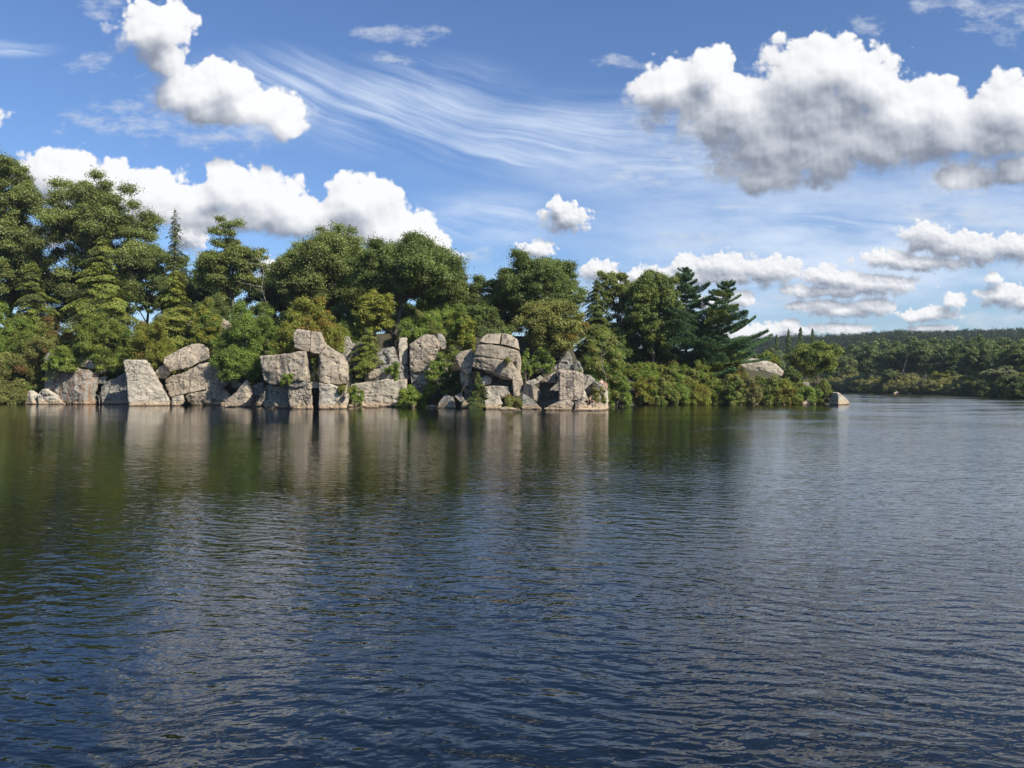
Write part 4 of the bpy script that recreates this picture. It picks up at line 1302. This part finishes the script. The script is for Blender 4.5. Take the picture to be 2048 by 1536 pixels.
shrub('reddish yellow bush at the foot of the overhanging stack', 1003, 1048, 786, 820, 88.6, 70, 'oli', pal2='red', p2=.3, leaf=.13)
shrub('olive bush on the tan shelf below the two seated people', 1180, 1212, 768, 806, 87.6, 71, 'oli', pal2='brn', p2=.4, leaf=.12)
shrub('bright leaves against the right side of the overhanging stack', 1038, 1066, 700, 762, 93.2, 72, 'bri', pal2='gre', p2=.5, leaf=.14)
shrub('tiny tuft sprouting from a crack in the overhanging stack', 1007, 1021, 711, 726, 90.8, 73, 'oli', name='crack_plant', cat='plant', leaf=.08)
shrub('low plants on the upper ledge of the middle cliff', 770, 802, 722, 762, 101.2, 74, 'gre', name='ledge_plant', cat='plant', leaf=.13)
shrub('low dark green bush behind the square boulder', 1058, 1110, 700, 745, 96, 75, 'gre', pal2='hemd', p2=.4)
tree('hem', 'small dark spruce at the water under the overhanging stack', 956, 926, 990, 742, 91.6, 0, 76, 'dk', name='young_spruce', z0=.02, leaf=.16, zb=0.2, dens=1.5, pal2='oli', p2=.3, cat='small tree')

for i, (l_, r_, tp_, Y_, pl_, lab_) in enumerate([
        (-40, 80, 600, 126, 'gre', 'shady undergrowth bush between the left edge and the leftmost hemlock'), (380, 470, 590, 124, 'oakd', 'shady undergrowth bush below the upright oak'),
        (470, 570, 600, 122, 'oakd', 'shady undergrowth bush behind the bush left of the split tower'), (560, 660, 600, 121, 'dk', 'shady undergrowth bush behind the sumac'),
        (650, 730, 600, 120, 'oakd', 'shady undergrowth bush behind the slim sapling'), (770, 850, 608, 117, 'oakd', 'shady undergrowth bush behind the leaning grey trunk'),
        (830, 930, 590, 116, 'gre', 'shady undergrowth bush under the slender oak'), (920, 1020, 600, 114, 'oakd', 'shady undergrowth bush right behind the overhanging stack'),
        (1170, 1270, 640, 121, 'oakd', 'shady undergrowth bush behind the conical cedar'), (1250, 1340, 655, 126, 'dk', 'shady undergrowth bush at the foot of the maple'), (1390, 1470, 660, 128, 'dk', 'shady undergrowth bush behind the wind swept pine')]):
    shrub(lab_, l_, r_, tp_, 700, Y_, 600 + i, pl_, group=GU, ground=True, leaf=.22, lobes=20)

# ---- the bushy right hand bank: three rows from the water up to the pines
ORD = ['first', 'second', 'third', 'fourth', 'fifth', 'sixth', 'seventh', 'eighth', 'ninth', 'tenth', 'eleventh', 'twelfth', 'thirteenth']
KINDW = {'gre': 'leafy green', 'yel': 'yellow green', 'oli': 'olive', 'brn': 'brownish', 'bri': 'bright green', 'red': 'rusty', 'gry': 'greyish'}
rsb = np.random.RandomState(5)
rows = [
    ('waterline row', 112.3, [(1258, 762), (1292, 752), (1327, 757), (1362, 750), (1396, 762), (1428, 752), (1462, 745), (1497, 752), (1532, 748), (1568, 760), (1603, 768)], 48, ['gre', 'yel', 'oli', 'gre', 'yel', 'gre', 'oli', 'brn', 'oli', 'yel', 'gre']),
    ('middle row', 117.0, [(1248, 728), (1284, 722), (1322, 732), (1360, 728), (1398, 724), (1436, 732), (1468, 736), (1520, 750), (1556, 762)], 54, ['oli', 'gre', 'yel', 'oli', 'gre', 'oli', 'yel', 'gry', 'oli']),
    ('top row', 123.0, [(1262, 708), (1302, 704), (1342, 702), (1384, 706), (1422, 708), (1440, 706)], 58, ['gre', 'oli', 'bri', 'gre', 'oli', 'yel']),
]
for rn, Yr, items, wd, pals in rows:
    for i, ((px, tp), pl) in enumerate(zip(items, pals)):
        ww = wd * rsb.uniform(1.15, 1.5)
        yy = Yr + rsb.uniform(-0.9, 0.9)
        if rn == 'waterline row' and 1290 < px < 1420:
            yy = Yr - 0.6 - 2.0 * (px < 1330)
        shrub(f'{KINDW[pl]} bush, {ORD[i]} from the left in the {rn} of the right hand bank', px - ww / 2, px + ww / 2, tp, 812, yy, 200 + i * 7 + int(Yr), pl,
              pal2={'gre': 'yel', 'yel': 'org', 'oli': 'gre', 'brn': 'red', 'bri': 'yel', 'gry': 'oli'}[pl], p2=.12 + .25 * (pl in ('gre', 'oli')), group='bushes of the ' + rn + ' on the right hand bank', ground=True)
shrub('round bush on the headland between two pale rocks', 1622, 1668, 758, 812, 112.2, 91, 'gre', pal2='oli', p2=.4)
shrub('low bush above the left end of the grey dome', 1466, 1494, 694, 722, 131, 92, 'bri', pal2='yel', p2=.4)
shrub('low bush along the upper edge of the grey dome', 1508, 1562, 704, 734, 131, 93, 'yel', pal2='gre', p2=.5)
shrub('brown bush at the left end of the grey dome', 1436, 1468, 712, 748, 121, 94, 'brn', pal2='org', p2=.3)
shrub('dark bush under the right end of the grey dome', 1560, 1610, 738, 775, 121, 95, 'hemd', pal2='gre', p2=.3)


# ---- twiggy and dead growth
def twigs(name, label, cat, px, bot, top, Y, seed, n=9, spread=1.0, mat=None, r=0.02, zb=None):
    rs = np.random.RandomState(seed)
    s = Y / F
    h = (bot - top) * s
    bag = Bag()
    z = np.linspace(0, 1, 6)
    main = np.stack([fbm(np.stack([z * 2, z * 0 + seed, z * 0], -1), 2) * 0.12 * h, fbm(np.stack([z * 2, z * 0, z * 0 + seed], -1), 2) * 0.1 * h, z * h], -1)
    main -= main[0]
    bag.add(*tube(main, r * (1.1 - z * 0.9), 5))
    for k in range(n):
        t0 = rs.uniform(0.25, 0.95)
        b = np.array([np.interp(t0, z, main[:, i]) for i in range(3)])
        az = rs.uniform(0, 6.28)
        L = h * rs.uniform(0.15, 0.4) * spread
        d = np.array([math.cos(az), math.sin(az) * .6, rs.uniform(0.1, 0.9)])
        e = b + d * L
        mdl = (b + e) / 2 + rs.normal(0, 0.05 * L, 3)
        bag.add(*tube([b, mdl, e], [r * .5, r * .35, r * .15], 4))
        e2 = mdl + (d + rs.normal(0, .5, 3)) * L * .5
        bag.add(*tube([mdl, (mdl + e2) / 2, e2], [r * .3, r * .2, r * .1], 4))
    o = link(name, bag.mesh(name), mat or M_PALEBARK, loc=W(px, bot, Y))
    return tag(o, label, cat)


twigs('dead_branch', 'bleached dead branch leaning at the water by the left edge', 'branch', 33, 806, 786, 114.8, 3, 5, 1.6, r=.05)
twigs('bare_sapling', 'bare grey sapling in front of the weathered companion block', 'sapling', 921, 800, 712, 92.2, 4, 16, .8, M_BARK, .045)
twigs('bare_sapling', 'leafless twiggy sapling before the crack of the middle cliff', 'sapling', 806, 742, 656, 100.2, 5, 18, .9, M_BARK, .05)
twigs('dead_snag', 'thin dead snag rising beside the slender oak', 'snag', 899, 640, 522, 117, 6, 7, .35, M_PALEBARK, .06)
twigs('bare_bough', 'bare forked bough between the upright oak and the wide oak', 'bough', 545, 640, 488, 123, 7, 9, .9, M_PALEBARK, .07)
twigs('driftwood', 'small bleached driftwood fork at the water in the middle of the bank', 'driftwood', 1525, 813, 802, 110.6, 8, 4, 2.0, r=.04)
twigs('driftwood', 'bleached driftwood caught between the rust stained boulder and shaded block', 'driftwood', 199, 807, 786, 112.4, 9, 6, 2.0, r=.05)
twigs('fallen_stem', 'pale leaning stem in the willowy bush right of the pinnacle', 'stem', 1212, 760, 700, 96.3, 10, 5, .7, r=.045)
bag = Bag()
rs_ = np.random.RandomState(77)
for k in range(60):
    b = np.array([rs_.normal(0, .9), rs_.normal(0, .2), 0])
    hh = rs_.uniform(.6, 1.7)
    tip = b + np.array([rs_.normal(0, .3), rs_.normal(0, .2), hh])
    bag.add(*tube([b, (b + tip) / 2 + rs_.normal(0, .05, 3), tip], [.02, .016, .004], 3))
me = bag.mesh('grass_clump')
M_GRASS = mat_plain('grass_blade', (0.10, 0.13, 0.04))
tag(link('grass', me, M_GRASS, loc=W(990, 672, 95.5)), 'tall grass behind the capstone of the overhanging stack', 'grass', kind='stuff')


# ================================================================== FAR SHORE
def far_at(x, y):
    return float(far_h(x, y)[0])


protos = {}


def far_tree(label, px, top, Y, wpx, var, group, name='far_tree'):
    s = Y / F
    x = station(px, Y)
    z = far_at(x, Y) - 0.2
    h = HC + (CY - top) * s - z
    w = wpx * s
    if var not in protos:
        pal, sd, kind = {'a': ('far', 301, 'b'), 'b': ('far', 302, 'b'), 'c': ('farl', 303, 'b'), 'd': ('dk', 304, 'b'), 'e': ('far', 305, 'b'), 'p': ('hemd', 306, 'p'), 'y': ('yel', 307, 'b'), 'g': ('gry', 308, 'b')}[var]
        if kind == 'b':
            d = broadleaf(14.0, 12.0, 0.9, sd, pal, leaf=.55, lai=2.3, lobes=21, pal2='farl' if pal == 'far' else None, p2=.2)
            root = put_plant(name, label, 'tree', (x, Y, z), d, 'crown', 'trunk', M_LEAF, M_BARK, group)
        else:
            d = conifer(14.0, 6.5, sd, pal, 'hem', z0=.08, leaf=.6, dens=.9)
            root = put_plant(name, label, 'tree', (x, Y, z), d, 'crown', 'trunk', M_NEEDLE, M_BARK, group)
        protos[var] = root
    else:
        root = copy_tree(protos[var])
        root.name = name
        root.location = (x, Y, z)
        tag(root, label, 'tree', group)
        if group is None and 'group' in root:
            del root['group']
        root.rotation_euler = (0, 0, (px * 1.7) % 6.28)
    bw = 6.5 if var == 'p' else 12.0
    root.scale = (w / bw, w / bw, h / 14.0)
    return root


GFF = 'trees along the far shore'
F1 = [(1690, 714, 292, 52, 'c'), (1738, 690, 292, 78, 'a'), (1790, 688, 268, 76, 'b'), (1842, 684, 262, 80, 'e'), (1884, 694, 250, 66, 'a'), (1922, 690, 240, 80, 'd'), (1965, 688, 224, 78, 'b'), (2008, 696, 205, 74, 'a'), (2050, 690, 190, 90, 'e')]
for i, (px, tp, Y, wd, vr) in enumerate(F1):
    nm = {'c': 'rounded light green', 'a': 'full crowned green', 'b': 'broad dark green', 'e': 'tall domed', 'd': 'shady dark'}[vr]
    far_tree(f'{nm} tree, {ORD[i]} from the left in the front row of far shore trees', px, tp, Y, wd, vr, GFF)
F2 = [(1655, 704, 318, 60, 'b'), (1712, 692, 322, 72, 'e'), (1765, 680, 316, 76, 'a'), (1818, 677, 306, 78, 'b'), (1866, 680, 300, 74, 'e'), (1912, 677, 290, 76, 'a'), (1960, 675, 276, 80, 'e'), (2012, 679, 258, 78, 'b'), (2064, 676, 244, 84, 'a')]
for i, (px, tp, Y, wd, vr) in enumerate(F2):
    far_tree(f'tree {ORD[i]} from the left in the back row of far shore trees', px, tp, Y, wd, vr, GFF)
F3 = [(1545, 700, 330, 60, 'a'), (1585, 696, 335, 64, 'd'), (1622, 700, 332, 60, 'b'), (1500, 703, 335, 62, 'd')]
for i, (px, tp, Y, wd, vr) in enumerate(F3):
    far_tree(['tree just above the middle of the grey dome, far behind it', 'dark tree far behind the right end of the grey dome', 'tree far behind the small dense headland tree', 'dark tree far behind the left end of the grey dome'][i], px, tp, Y, wd, vr, GFF)
for i, (px, tp, Y, wd) in enumerate([(1577, 657, 345, 26), (1601, 653, 350, 32), (1625, 656, 347, 28), (1553, 668, 352, 24)]):
    far_tree(['left of three dark conifer spires rising before the hill', 'middle of three dark conifer spires rising before the hill', 'right of three dark conifer spires rising before the hill', 'shorter conifer left of the three dark spires before the hill'][i], px, tp, Y, wd, 'p', 'conifer spires before the hill', 'conifer_tree')
far_tree('small feathery pale green tree at the edge of the far brush', 1782, 740, 247, 40, 'c', None, 'small_far_tree')
far_tree('small bright yellow green tree before the far woods', 1886, 742, 226, 36, 'y', None, 'small_far_tree')
far_tree('greyish green rounded tree near the right edge of the photo', 2012, 734, 182, 74, 'g', None, 'small_far_tree')
twigs('birch_snag', 'tall pale bare trunk standing before the far woods', 'snag', 1818, 768, 700, 243, 21, 6, .35, M_PALEBARK, .07)
twigs('birch_snag', 'short pale trunk right of the tall bare one', 'snag', 1852, 766, 738, 236, 22, 4, .35, M_PALEBARK, .06)
sprotos = []
GS_ = 'brush along the far shore'
for k in range(4):
    sprotos.append(None)


def far_shrub(label, px, top, Y, wpx, k):
    s = Y / F
    x = station(px, Y)
    z = max(0.0, far_at(x, Y) - 0.2)
    h = max(1.0, HC + (CY - top) * s - z)
    w = wpx * s
    if sprotos[k] is None:
        pal, p2 = [('brn', 'mar'), ('mar', 'yel'), ('gry', 'mar'), ('dk', 'oli')][k]
        d = shrub_data(7.0, 4.0, 320 + k, pal, p2, .4, leaf=.27, lai=2.4, lobes=24)
        r = put_plant('far_shrub', label, 'shrub', (x, Y, z), d, 'foliage', 'stem', M_LEAF, M_BARK, GS_)
        sprotos[k] = r
    else:
        r = copy_tree(sprotos[k])
        r.name = 'far_shrub'
        r.location = (x, Y, z)
        tag(r, label, 'shrub', GS_)
        r.rotation_euler = (0, 0, (px * 0.9) % 6.28)
    r.scale = (w / 7.0, w / 7.0, h / 4.0)


pxs = [1612, 1634, 1656, 1678, 1700, 1722, 1744, 1766, 1788, 1810, 1832, 1854, 1876, 1898, 1920, 1943]
shoreY = lambda px: float(np.interp(px, [1600, 1700, 1800, 1920, 2048, 2100], [294, 275, 236, 206, 158, 148]))
ORD2 = ORD + ['fourteenth', 'fifteenth', 'sixteenth', 'seventeenth']
for i, px in enumerate(pxs):
    tp = [764, 760, 757, 758, 757, 760, 758, 762, 764, 760, 764, 762, 766, 764, 766, 762][i]
    k = [1, 0, 1, 0, 2, 0, 1, 0, 0, 1, 0, 2, 0, 1, 0, 3][i]
    far_shrub(f"{['olive brown', 'yellow green', 'greyish', 'dark'][k]} bush, {ORD2[i]} from the left at the water of the far shore", px, tp - 3, shoreY(px) + 3, 50, k)
for i, px in enumerate([1645, 1690, 1735, 1780, 1825, 1870, 1912, 1950]):
    k = [1, 0, 1, 1, 0, 1, 0, 1][i]
    far_shrub(f"{['olive brown', 'yellow green', 'greyish', 'dark'][k]} bush, {ORD2[i]} from the left behind the waterline brush of the far shore", px, [745, 743, 746, 747, 747, 750, 750, 746][i], shoreY(px) + 14, 76, k)
for i, (px, tp, dy, wd) in enumerate([(1972, 752, 4, 56), (2010, 756, 3, 60), (2048, 758, 3, 60), (1990, 738, 14, 70), (2040, 742, 12, 74), (2092, 750, 4, 70)]):
    far_shrub(['dark bush at the water just right of the far brush', 'dark bush at the water under the greyish rounded tree', 'dark bush at the water cut by the right edge', 'upper dark bush left of the greyish rounded tree', 'upper dark bush at the right edge', 'dark bush mostly beyond the right edge at the water'][i], px, tp, shoreY(px) + dy, wd, 3)


# ---- the wooded hill, one mass
def hill_forest():
    rs = np.random.RandomState(88)
    xs, ys = np.meshgrid(np.arange(60, 860, 7.5), np.arange(338, 900, 7.5))
    x = xs.ravel() + rs.uniform(-4.5, 4.5, xs.size)
    y = ys.ravel() + rs.uniform(-4.5, 4.5, ys.size)
    ratio = x / y
    keep = (ratio > 0.24) & (ratio < 0.80) & (poly_dist(np.stack([x, y], -1), FARLAND) > 12)
    x, y = x[keep], y[keep]
    z = far_h(x, y)
    n = len(x)
    rad = rs.uniform(4.5, 8.5, n)
    ht = rs.uniform(8.5, 12.5, n)
    lump = 5
    ci = np.repeat(np.arange(n), lump)
    d = sphere_dirs(len(ci), rs)
    d[:, 2] = np.abs(d[:, 2])
    d[:, 1] = -np.abs(d[:, 1]) * 0.9 + 0.25
    cent = np.stack([x, y, z + ht - rad * 0.7], -1)[ci] + d * (rad[ci] * 0.62)[:, None]
    cr = rad[ci] * rs.uniform(0.34, 0.5, len(ci))
    P, N, rc = leaf_clumps(cent, cr, len(ci) * 19, rs, 1.0, 0.75, .8)
    L = rs.uniform(0.7, 1.5, len(P))
    V, Q = cards(P, N, L, L * 0.75, rs)
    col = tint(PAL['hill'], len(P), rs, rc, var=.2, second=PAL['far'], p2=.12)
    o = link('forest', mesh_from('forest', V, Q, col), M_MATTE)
    tag(o, 'dark wooded hill beyond the far shore', 'forest', kind='stuff')


hill_forest()

# ================================================================== PEOPLE
def mat_skin(name, c):
    mt, t, out = new_mat(name)
    b = t.new('ShaderNodeBsdfPrincipled')
    g = t.new('ShaderNodeNewGeometry')
    n = t.noise(g.outputs['Position'], 18.0, 3, 0.6)
    t.put(b.inputs['Base Color'], t.mix(n, tuple(x * 0.88 for x in c) + (1,), tuple(x * 1.08 for x in c) + (1,)))
    b.inputs['Roughness'].default_value = 0.55
    t.l.new(b.outputs[0], out.inputs[0])
    return mt


M_SKIN = [mat_skin('pale_skin', (0.62, 0.43, 0.34)), mat_skin('tanned_skin', (0.56, 0.35, 0.25)), mat_skin('sunburnt_skin', (0.56, 0.33, 0.25))]
M_HAIR = mat_plain('dark_brown_hair', (0.035, 0.024, 0.018), 0.6)
M_SHORTS = [mat_plain('navy_shorts', (0.03, 0.035, 0.06)), mat_plain('grey_shorts', (0.12, 0.11, 0.11)), mat_plain('pink_top', (0.50, 0.28, 0.26))]
M_DARK = mat_plain('eye', (0.03, 0.02, 0.02), 0.3)
M_LIP = mat_plain('lip', (0.45, 0.20, 0.17), 0.5)


def skinned(name, verts, edges, rad, mat, parent, sub=2):
    me = bpy.data.meshes.new(name)
    me.from_pydata([tuple(v) for v in verts], edges, [])
    o = bpy.data.objects.new(name, me)
    COL.objects.link(o)
    md = o.modifiers.new('skin', 'SKIN')
    md.use_smooth_shade = True
    ly = me.skin_vertices[0].data if me.skin_vertices else None
    if ly is None:
        bm = bmesh.new()
        bm.from_mesh(me)
        bm.verts.layers.skin.verify()
        bm.to_mesh(me)
        bm.free()
        ly = me.skin_vertices[0].data
    for i, r in enumerate(rad):
        ly[i].radius = r if isinstance(r, tuple) else (r, r)
        ly[i].use_root = (i == 0)
    sb = o.modifiers.new('sub', 'SUBSURF')
    sb.levels = sb.render_levels = sub
    dg = bpy.context.evaluated_depsgraph_get()
    me2 = bpy.data.meshes.new_from_object(o.evaluated_get(dg))
    bpy.data.objects.remove(o)
    me2.name = name
    me2.materials.clear()
    return link(name, me2, mat, parent)


def blob(name, c, r, mat, parent, cut=None, noise=0.0):
    bm = bmesh.new()
    bmesh.ops.create_icosphere(bm, subdivisions=3, radius=1.0)
    for v in bm.verts:
        v.co = Vector(c) + Vector((v.co.x * r[0], v.co.y * r[1], v.co.z * r[2])) * (1 + noise * math.sin(v.co.x * 9 + v.co.z * 7))
    if cut:
        bmesh.ops.bisect_plane(bm, geom=list(bm.verts) + list(bm.edges) + list(bm.faces), plane_co=Vector(c) + Vector(cut[0]), plane_no=Vector(cut[1]), clear_outer=True)
    me = bpy.data.meshes.new(name)
    bm.to_mesh(me)
    bm.free()
    me.polygons.foreach_set('use_smooth', np.ones(len(me.polygons), bool))
    return link(name, me, mat, parent)


def person(label, loc, rz, pose, skin, shorts, long_hair=False, top=None):
    """local +Y is the way the person faces; z = 0 is the seat"""
    root = empty('person', loc, rz)
    tag(root, label, 'person')
    V, E, Rr = [], [], []

    def add(p, r, par=None):
        V.append(np.array(p, float))
        Rr.append(r)
        if par is not None:
            E.append((par, len(V) - 1))
        return len(V) - 1
    lean = pose['lean']
    pel = add((0, 0, .11), (.155, .115))
    bel = add((0, lean * .25 - .01, .27), (.135, .10), pel)
    che = add((0, lean * .62 - .02, .45), (.16, .115), bel)
    nb = add((0, lean * .9 - .01, .575), .065, che)
    hb = add((0, lean * .98 + .02, .655), .062, nb)
    hm = add((0, lean * 1.0 + .03, .745), (.078, .092), hb)
    ht = add((0, lean * 1.0 + .02, .825), (.066, .078), hm)
    head = V[hm]
    for s in (-1, 1):
        hp = add((s * .10, .02, .09), .095, pel)
        kx, ky, kz = pose['knee'][0 if s < 0 else 1]
        ax, ay, az = pose['ankle'][0 if s < 0 else 1]
        th = add(((s * .10 + kx) / 2, (ky + .02) / 2, (.09 + kz) / 2 + .01), .078, hp)
        kn = add((kx, ky, kz), .056, th)
        cf = add((kx + (ax - kx) * .35, ky + (ay - ky) * .35 - .015, kz + (az - kz) * .35), .054, kn)
        an = add((ax, ay, az), .036, cf)
        he = add((ax, ay - .02, az - .05), .034, an)
        d = np.array([0, 1.0, -.25])
        ml = add(np.array([ax, ay, az - .05]) + d * .12, (.042, .024), he)
        add(np.array([ax, ay, az - .055]) + d * .19, (.038, .016), ml)
        sh = add((s * .175, lean * .8 - .02, .535), .062, che)
        ex, ey, ez = pose['elbow'][0 if s < 0 else 1]
        wx_, wy_, wz_ = pose['wrist'][0 if s < 0 else 1]
        el = add((ex, ey, ez), .041, sh)
        wr = add((wx_, wy_, wz_), .027, el)
        fd = unit(np.array([wx_ - ex, wy_ - ey, wz_ - ez])[None])[0]
        sd = unit(np.cross(fd, np.array([0, 0, 1.0]))[None])[0]
        dn = np.cross(sd, fd)
        pm = add(V[wr] + fd * .065, (.040, .018), wr)
        for q in range(4):
            off = (q - 1.5) * .021
            ln = [.062, .075, .07, .055][q]
            b = add(V[pm] + fd * .035 + sd * off, .0095, pm)
            m_ = add(V[b] + fd * ln * .6 - dn * .012, .0085, b)
            add(V[m_] + fd * ln * .4 - dn * .022, .007, m_)
        tb = add(V[wr] + fd * .04 + sd * .036 * -s, .011, wr)
        add(V[tb] + fd * .04 + sd * .022 * -s, .009, tb)
    body = skinned('body', V, E, Rr, M_SKIN[skin], root)
    # face: nose, ears, eyes, mouth on the head
    hx, hy, hz = head
    blob('nose', (hx, hy + .098, hz - .008), (.013, .02, .022), M_SKIN[skin], body)
    for s in (-1, 1):
        blob('eye', (hx + s * .032, hy + .083, hz + .014), (.012, .008, .007), M_DARK, body)
        blob('ear', (hx + s * .082, hy - .002, hz), (.012, .022, .03), M_SKIN[skin], body)
    blob('mouth', (hx, hy + .088, hz - .05), (.024, .008, .007), M_LIP, body)
    blob('hair', (hx, hy - .018, hz + .03), (.094, .104, .098), M_HAIR, root, cut=((0, .05, -.01), (0, .75, -.65)), noise=.02)
    if long_hair:
        blob('ponytail', (hx, hy - .10, hz - .06), (.05, .035, .14), M_HAIR, root)
    # shorts: pelvis and upper thighs
    sv, se, sr = [], [], []
    sv.append(np.array([0, 0, .10])); sr.append((.168, .128))
    sv.append(np.array([0, lean * .1, .20])); sr.append((.155, .118)); se.append((0, 1))
    for i, s in enumerate((-1, 1)):
        k = np.array(pose['knee'][i])
        hp = np.array([s * .10, .02, .09])
        sv.append(hp); sr.append(.108); se.append((0, len(sv) - 1))
        sv.append(hp + (k - hp) * .55 + np.array([0, 0, .005])); sr.append(.088); se.append((len(sv) - 2, len(sv) - 1))
    skinned('shorts', sv, se, sr, M_SHORTS[shorts], root)
    if top is not None:
        skinned('top', [np.array([0, lean * .3 - .01, .30]), np.array([0, lean * .62 - .02, .45]), np.array([0, lean * .78 - .02, .52])], [(0, 1), (1, 2)], [(.145, .11), (.172, .126), (.15, .10)], M_SHORTS[top], root)
    return root


def top_of(px, Y0, Y1, wanted):
    """height of the named rock under a point"""
    x = station(px, (Y0 + Y1) / 2)
    y = (Y0 + Y1) / 2
    dg = bpy.context.evaluated_depsgraph_get()
    best = 0.0
    for o in ROCKS:
        if wanted in o['label']:
            bv = BVHTree.FromObject(o, dg)
            l = np.array(o.location)
            h = bv.ray_cast(Vector((x - l[0], y - l[1], 40.0)), Vector((0, 0, -1)))
            if h[0] is not None:
                best = max(best, h[0].z + l[2])
    return x, y, best


knees_up = dict(lean=-.02, knee=[(-.13, .40, .36), (.13, .42, .34)], ankle=[(-.12, .52, .00), (.13, .56, -.02)], elbow=[(-.27, .16, .36), (.27, .16, .36)], wrist=[(-.17, .36, .40), (.18, .37, .38)])
relaxed = dict(lean=.02, knee=[(-.16, .42, .20), (.15, .40, .30)], ankle=[(-.14, .62, -.16), (.13, .60, -.10)], elbow=[(-.26, .02, .28), (.27, .12, .34)], wrist=[(-.24, .14, .10), (.18, .34, .33)])
leaning = dict(lean=-.16, knee=[(-.11, .42, .22), (.12, .40, .30)], ankle=[(-.11, .80, -.04), (.12, .70, -.02)], elbow=[(-.26, -.24, .30), (.26, -.24, .30)], wrist=[(-.27, -.30, .06), (.27, -.30, .06)])
x, y, z = top_of(1203, 89.6, 90.2, 'on which two people sit')
person('person with bare pale chest and navy shorts, left of two on the tall boulder', (x, y, z), R(190), knees_up, 0, 0)
x, y, z = top_of(1210.5, 89.6, 90.2, 'on which two people sit')
person('dark haired person with tanned skin, right of two on the tall boulder', (x, y, z), R(165), relaxed, 1, 1, True)
x, y, z = top_of(1183, 87.0, 87.4, 'seated person in the sun')
person('sunburnt person leaning back alone on the tan shelf with legs stretched out', (x, y, z), R(215), leaning, 2, 2, False, 2)

# ================================================================== AIR
def haze():
    mt, t, out = new_mat('thin_air')
    pv = t.new('ShaderNodeVolumePrincipled')
    pv.inputs['Color'].default_value = (0.78, 0.88, 1.0, 1)
    pv.inputs['Density'].default_value = 0.00013
    pv.inputs['Anisotropy'].default_value = 0.2
    t.l.new(pv.outputs[0], out.inputs['Volume'])
    x0, x1, y0, y1, z0, z1 = -1600, 1600, -320, 1600, -6, 75
    V = [(x, y, z) for z in (z0, z1) for y in (y0, y1) for x in (x0, x1)]
    Q = [(0, 2, 3, 1), (4, 5, 7, 6), (0, 1, 5, 4), (2, 6, 7, 3), (0, 4, 6, 2), (1, 3, 7, 5)]
    o = link('haze', mesh_from('haze', V, Q), mt)
    tag(o, 'thin bluish air over the lake and hill', 'haze', kind='stuff')


haze()
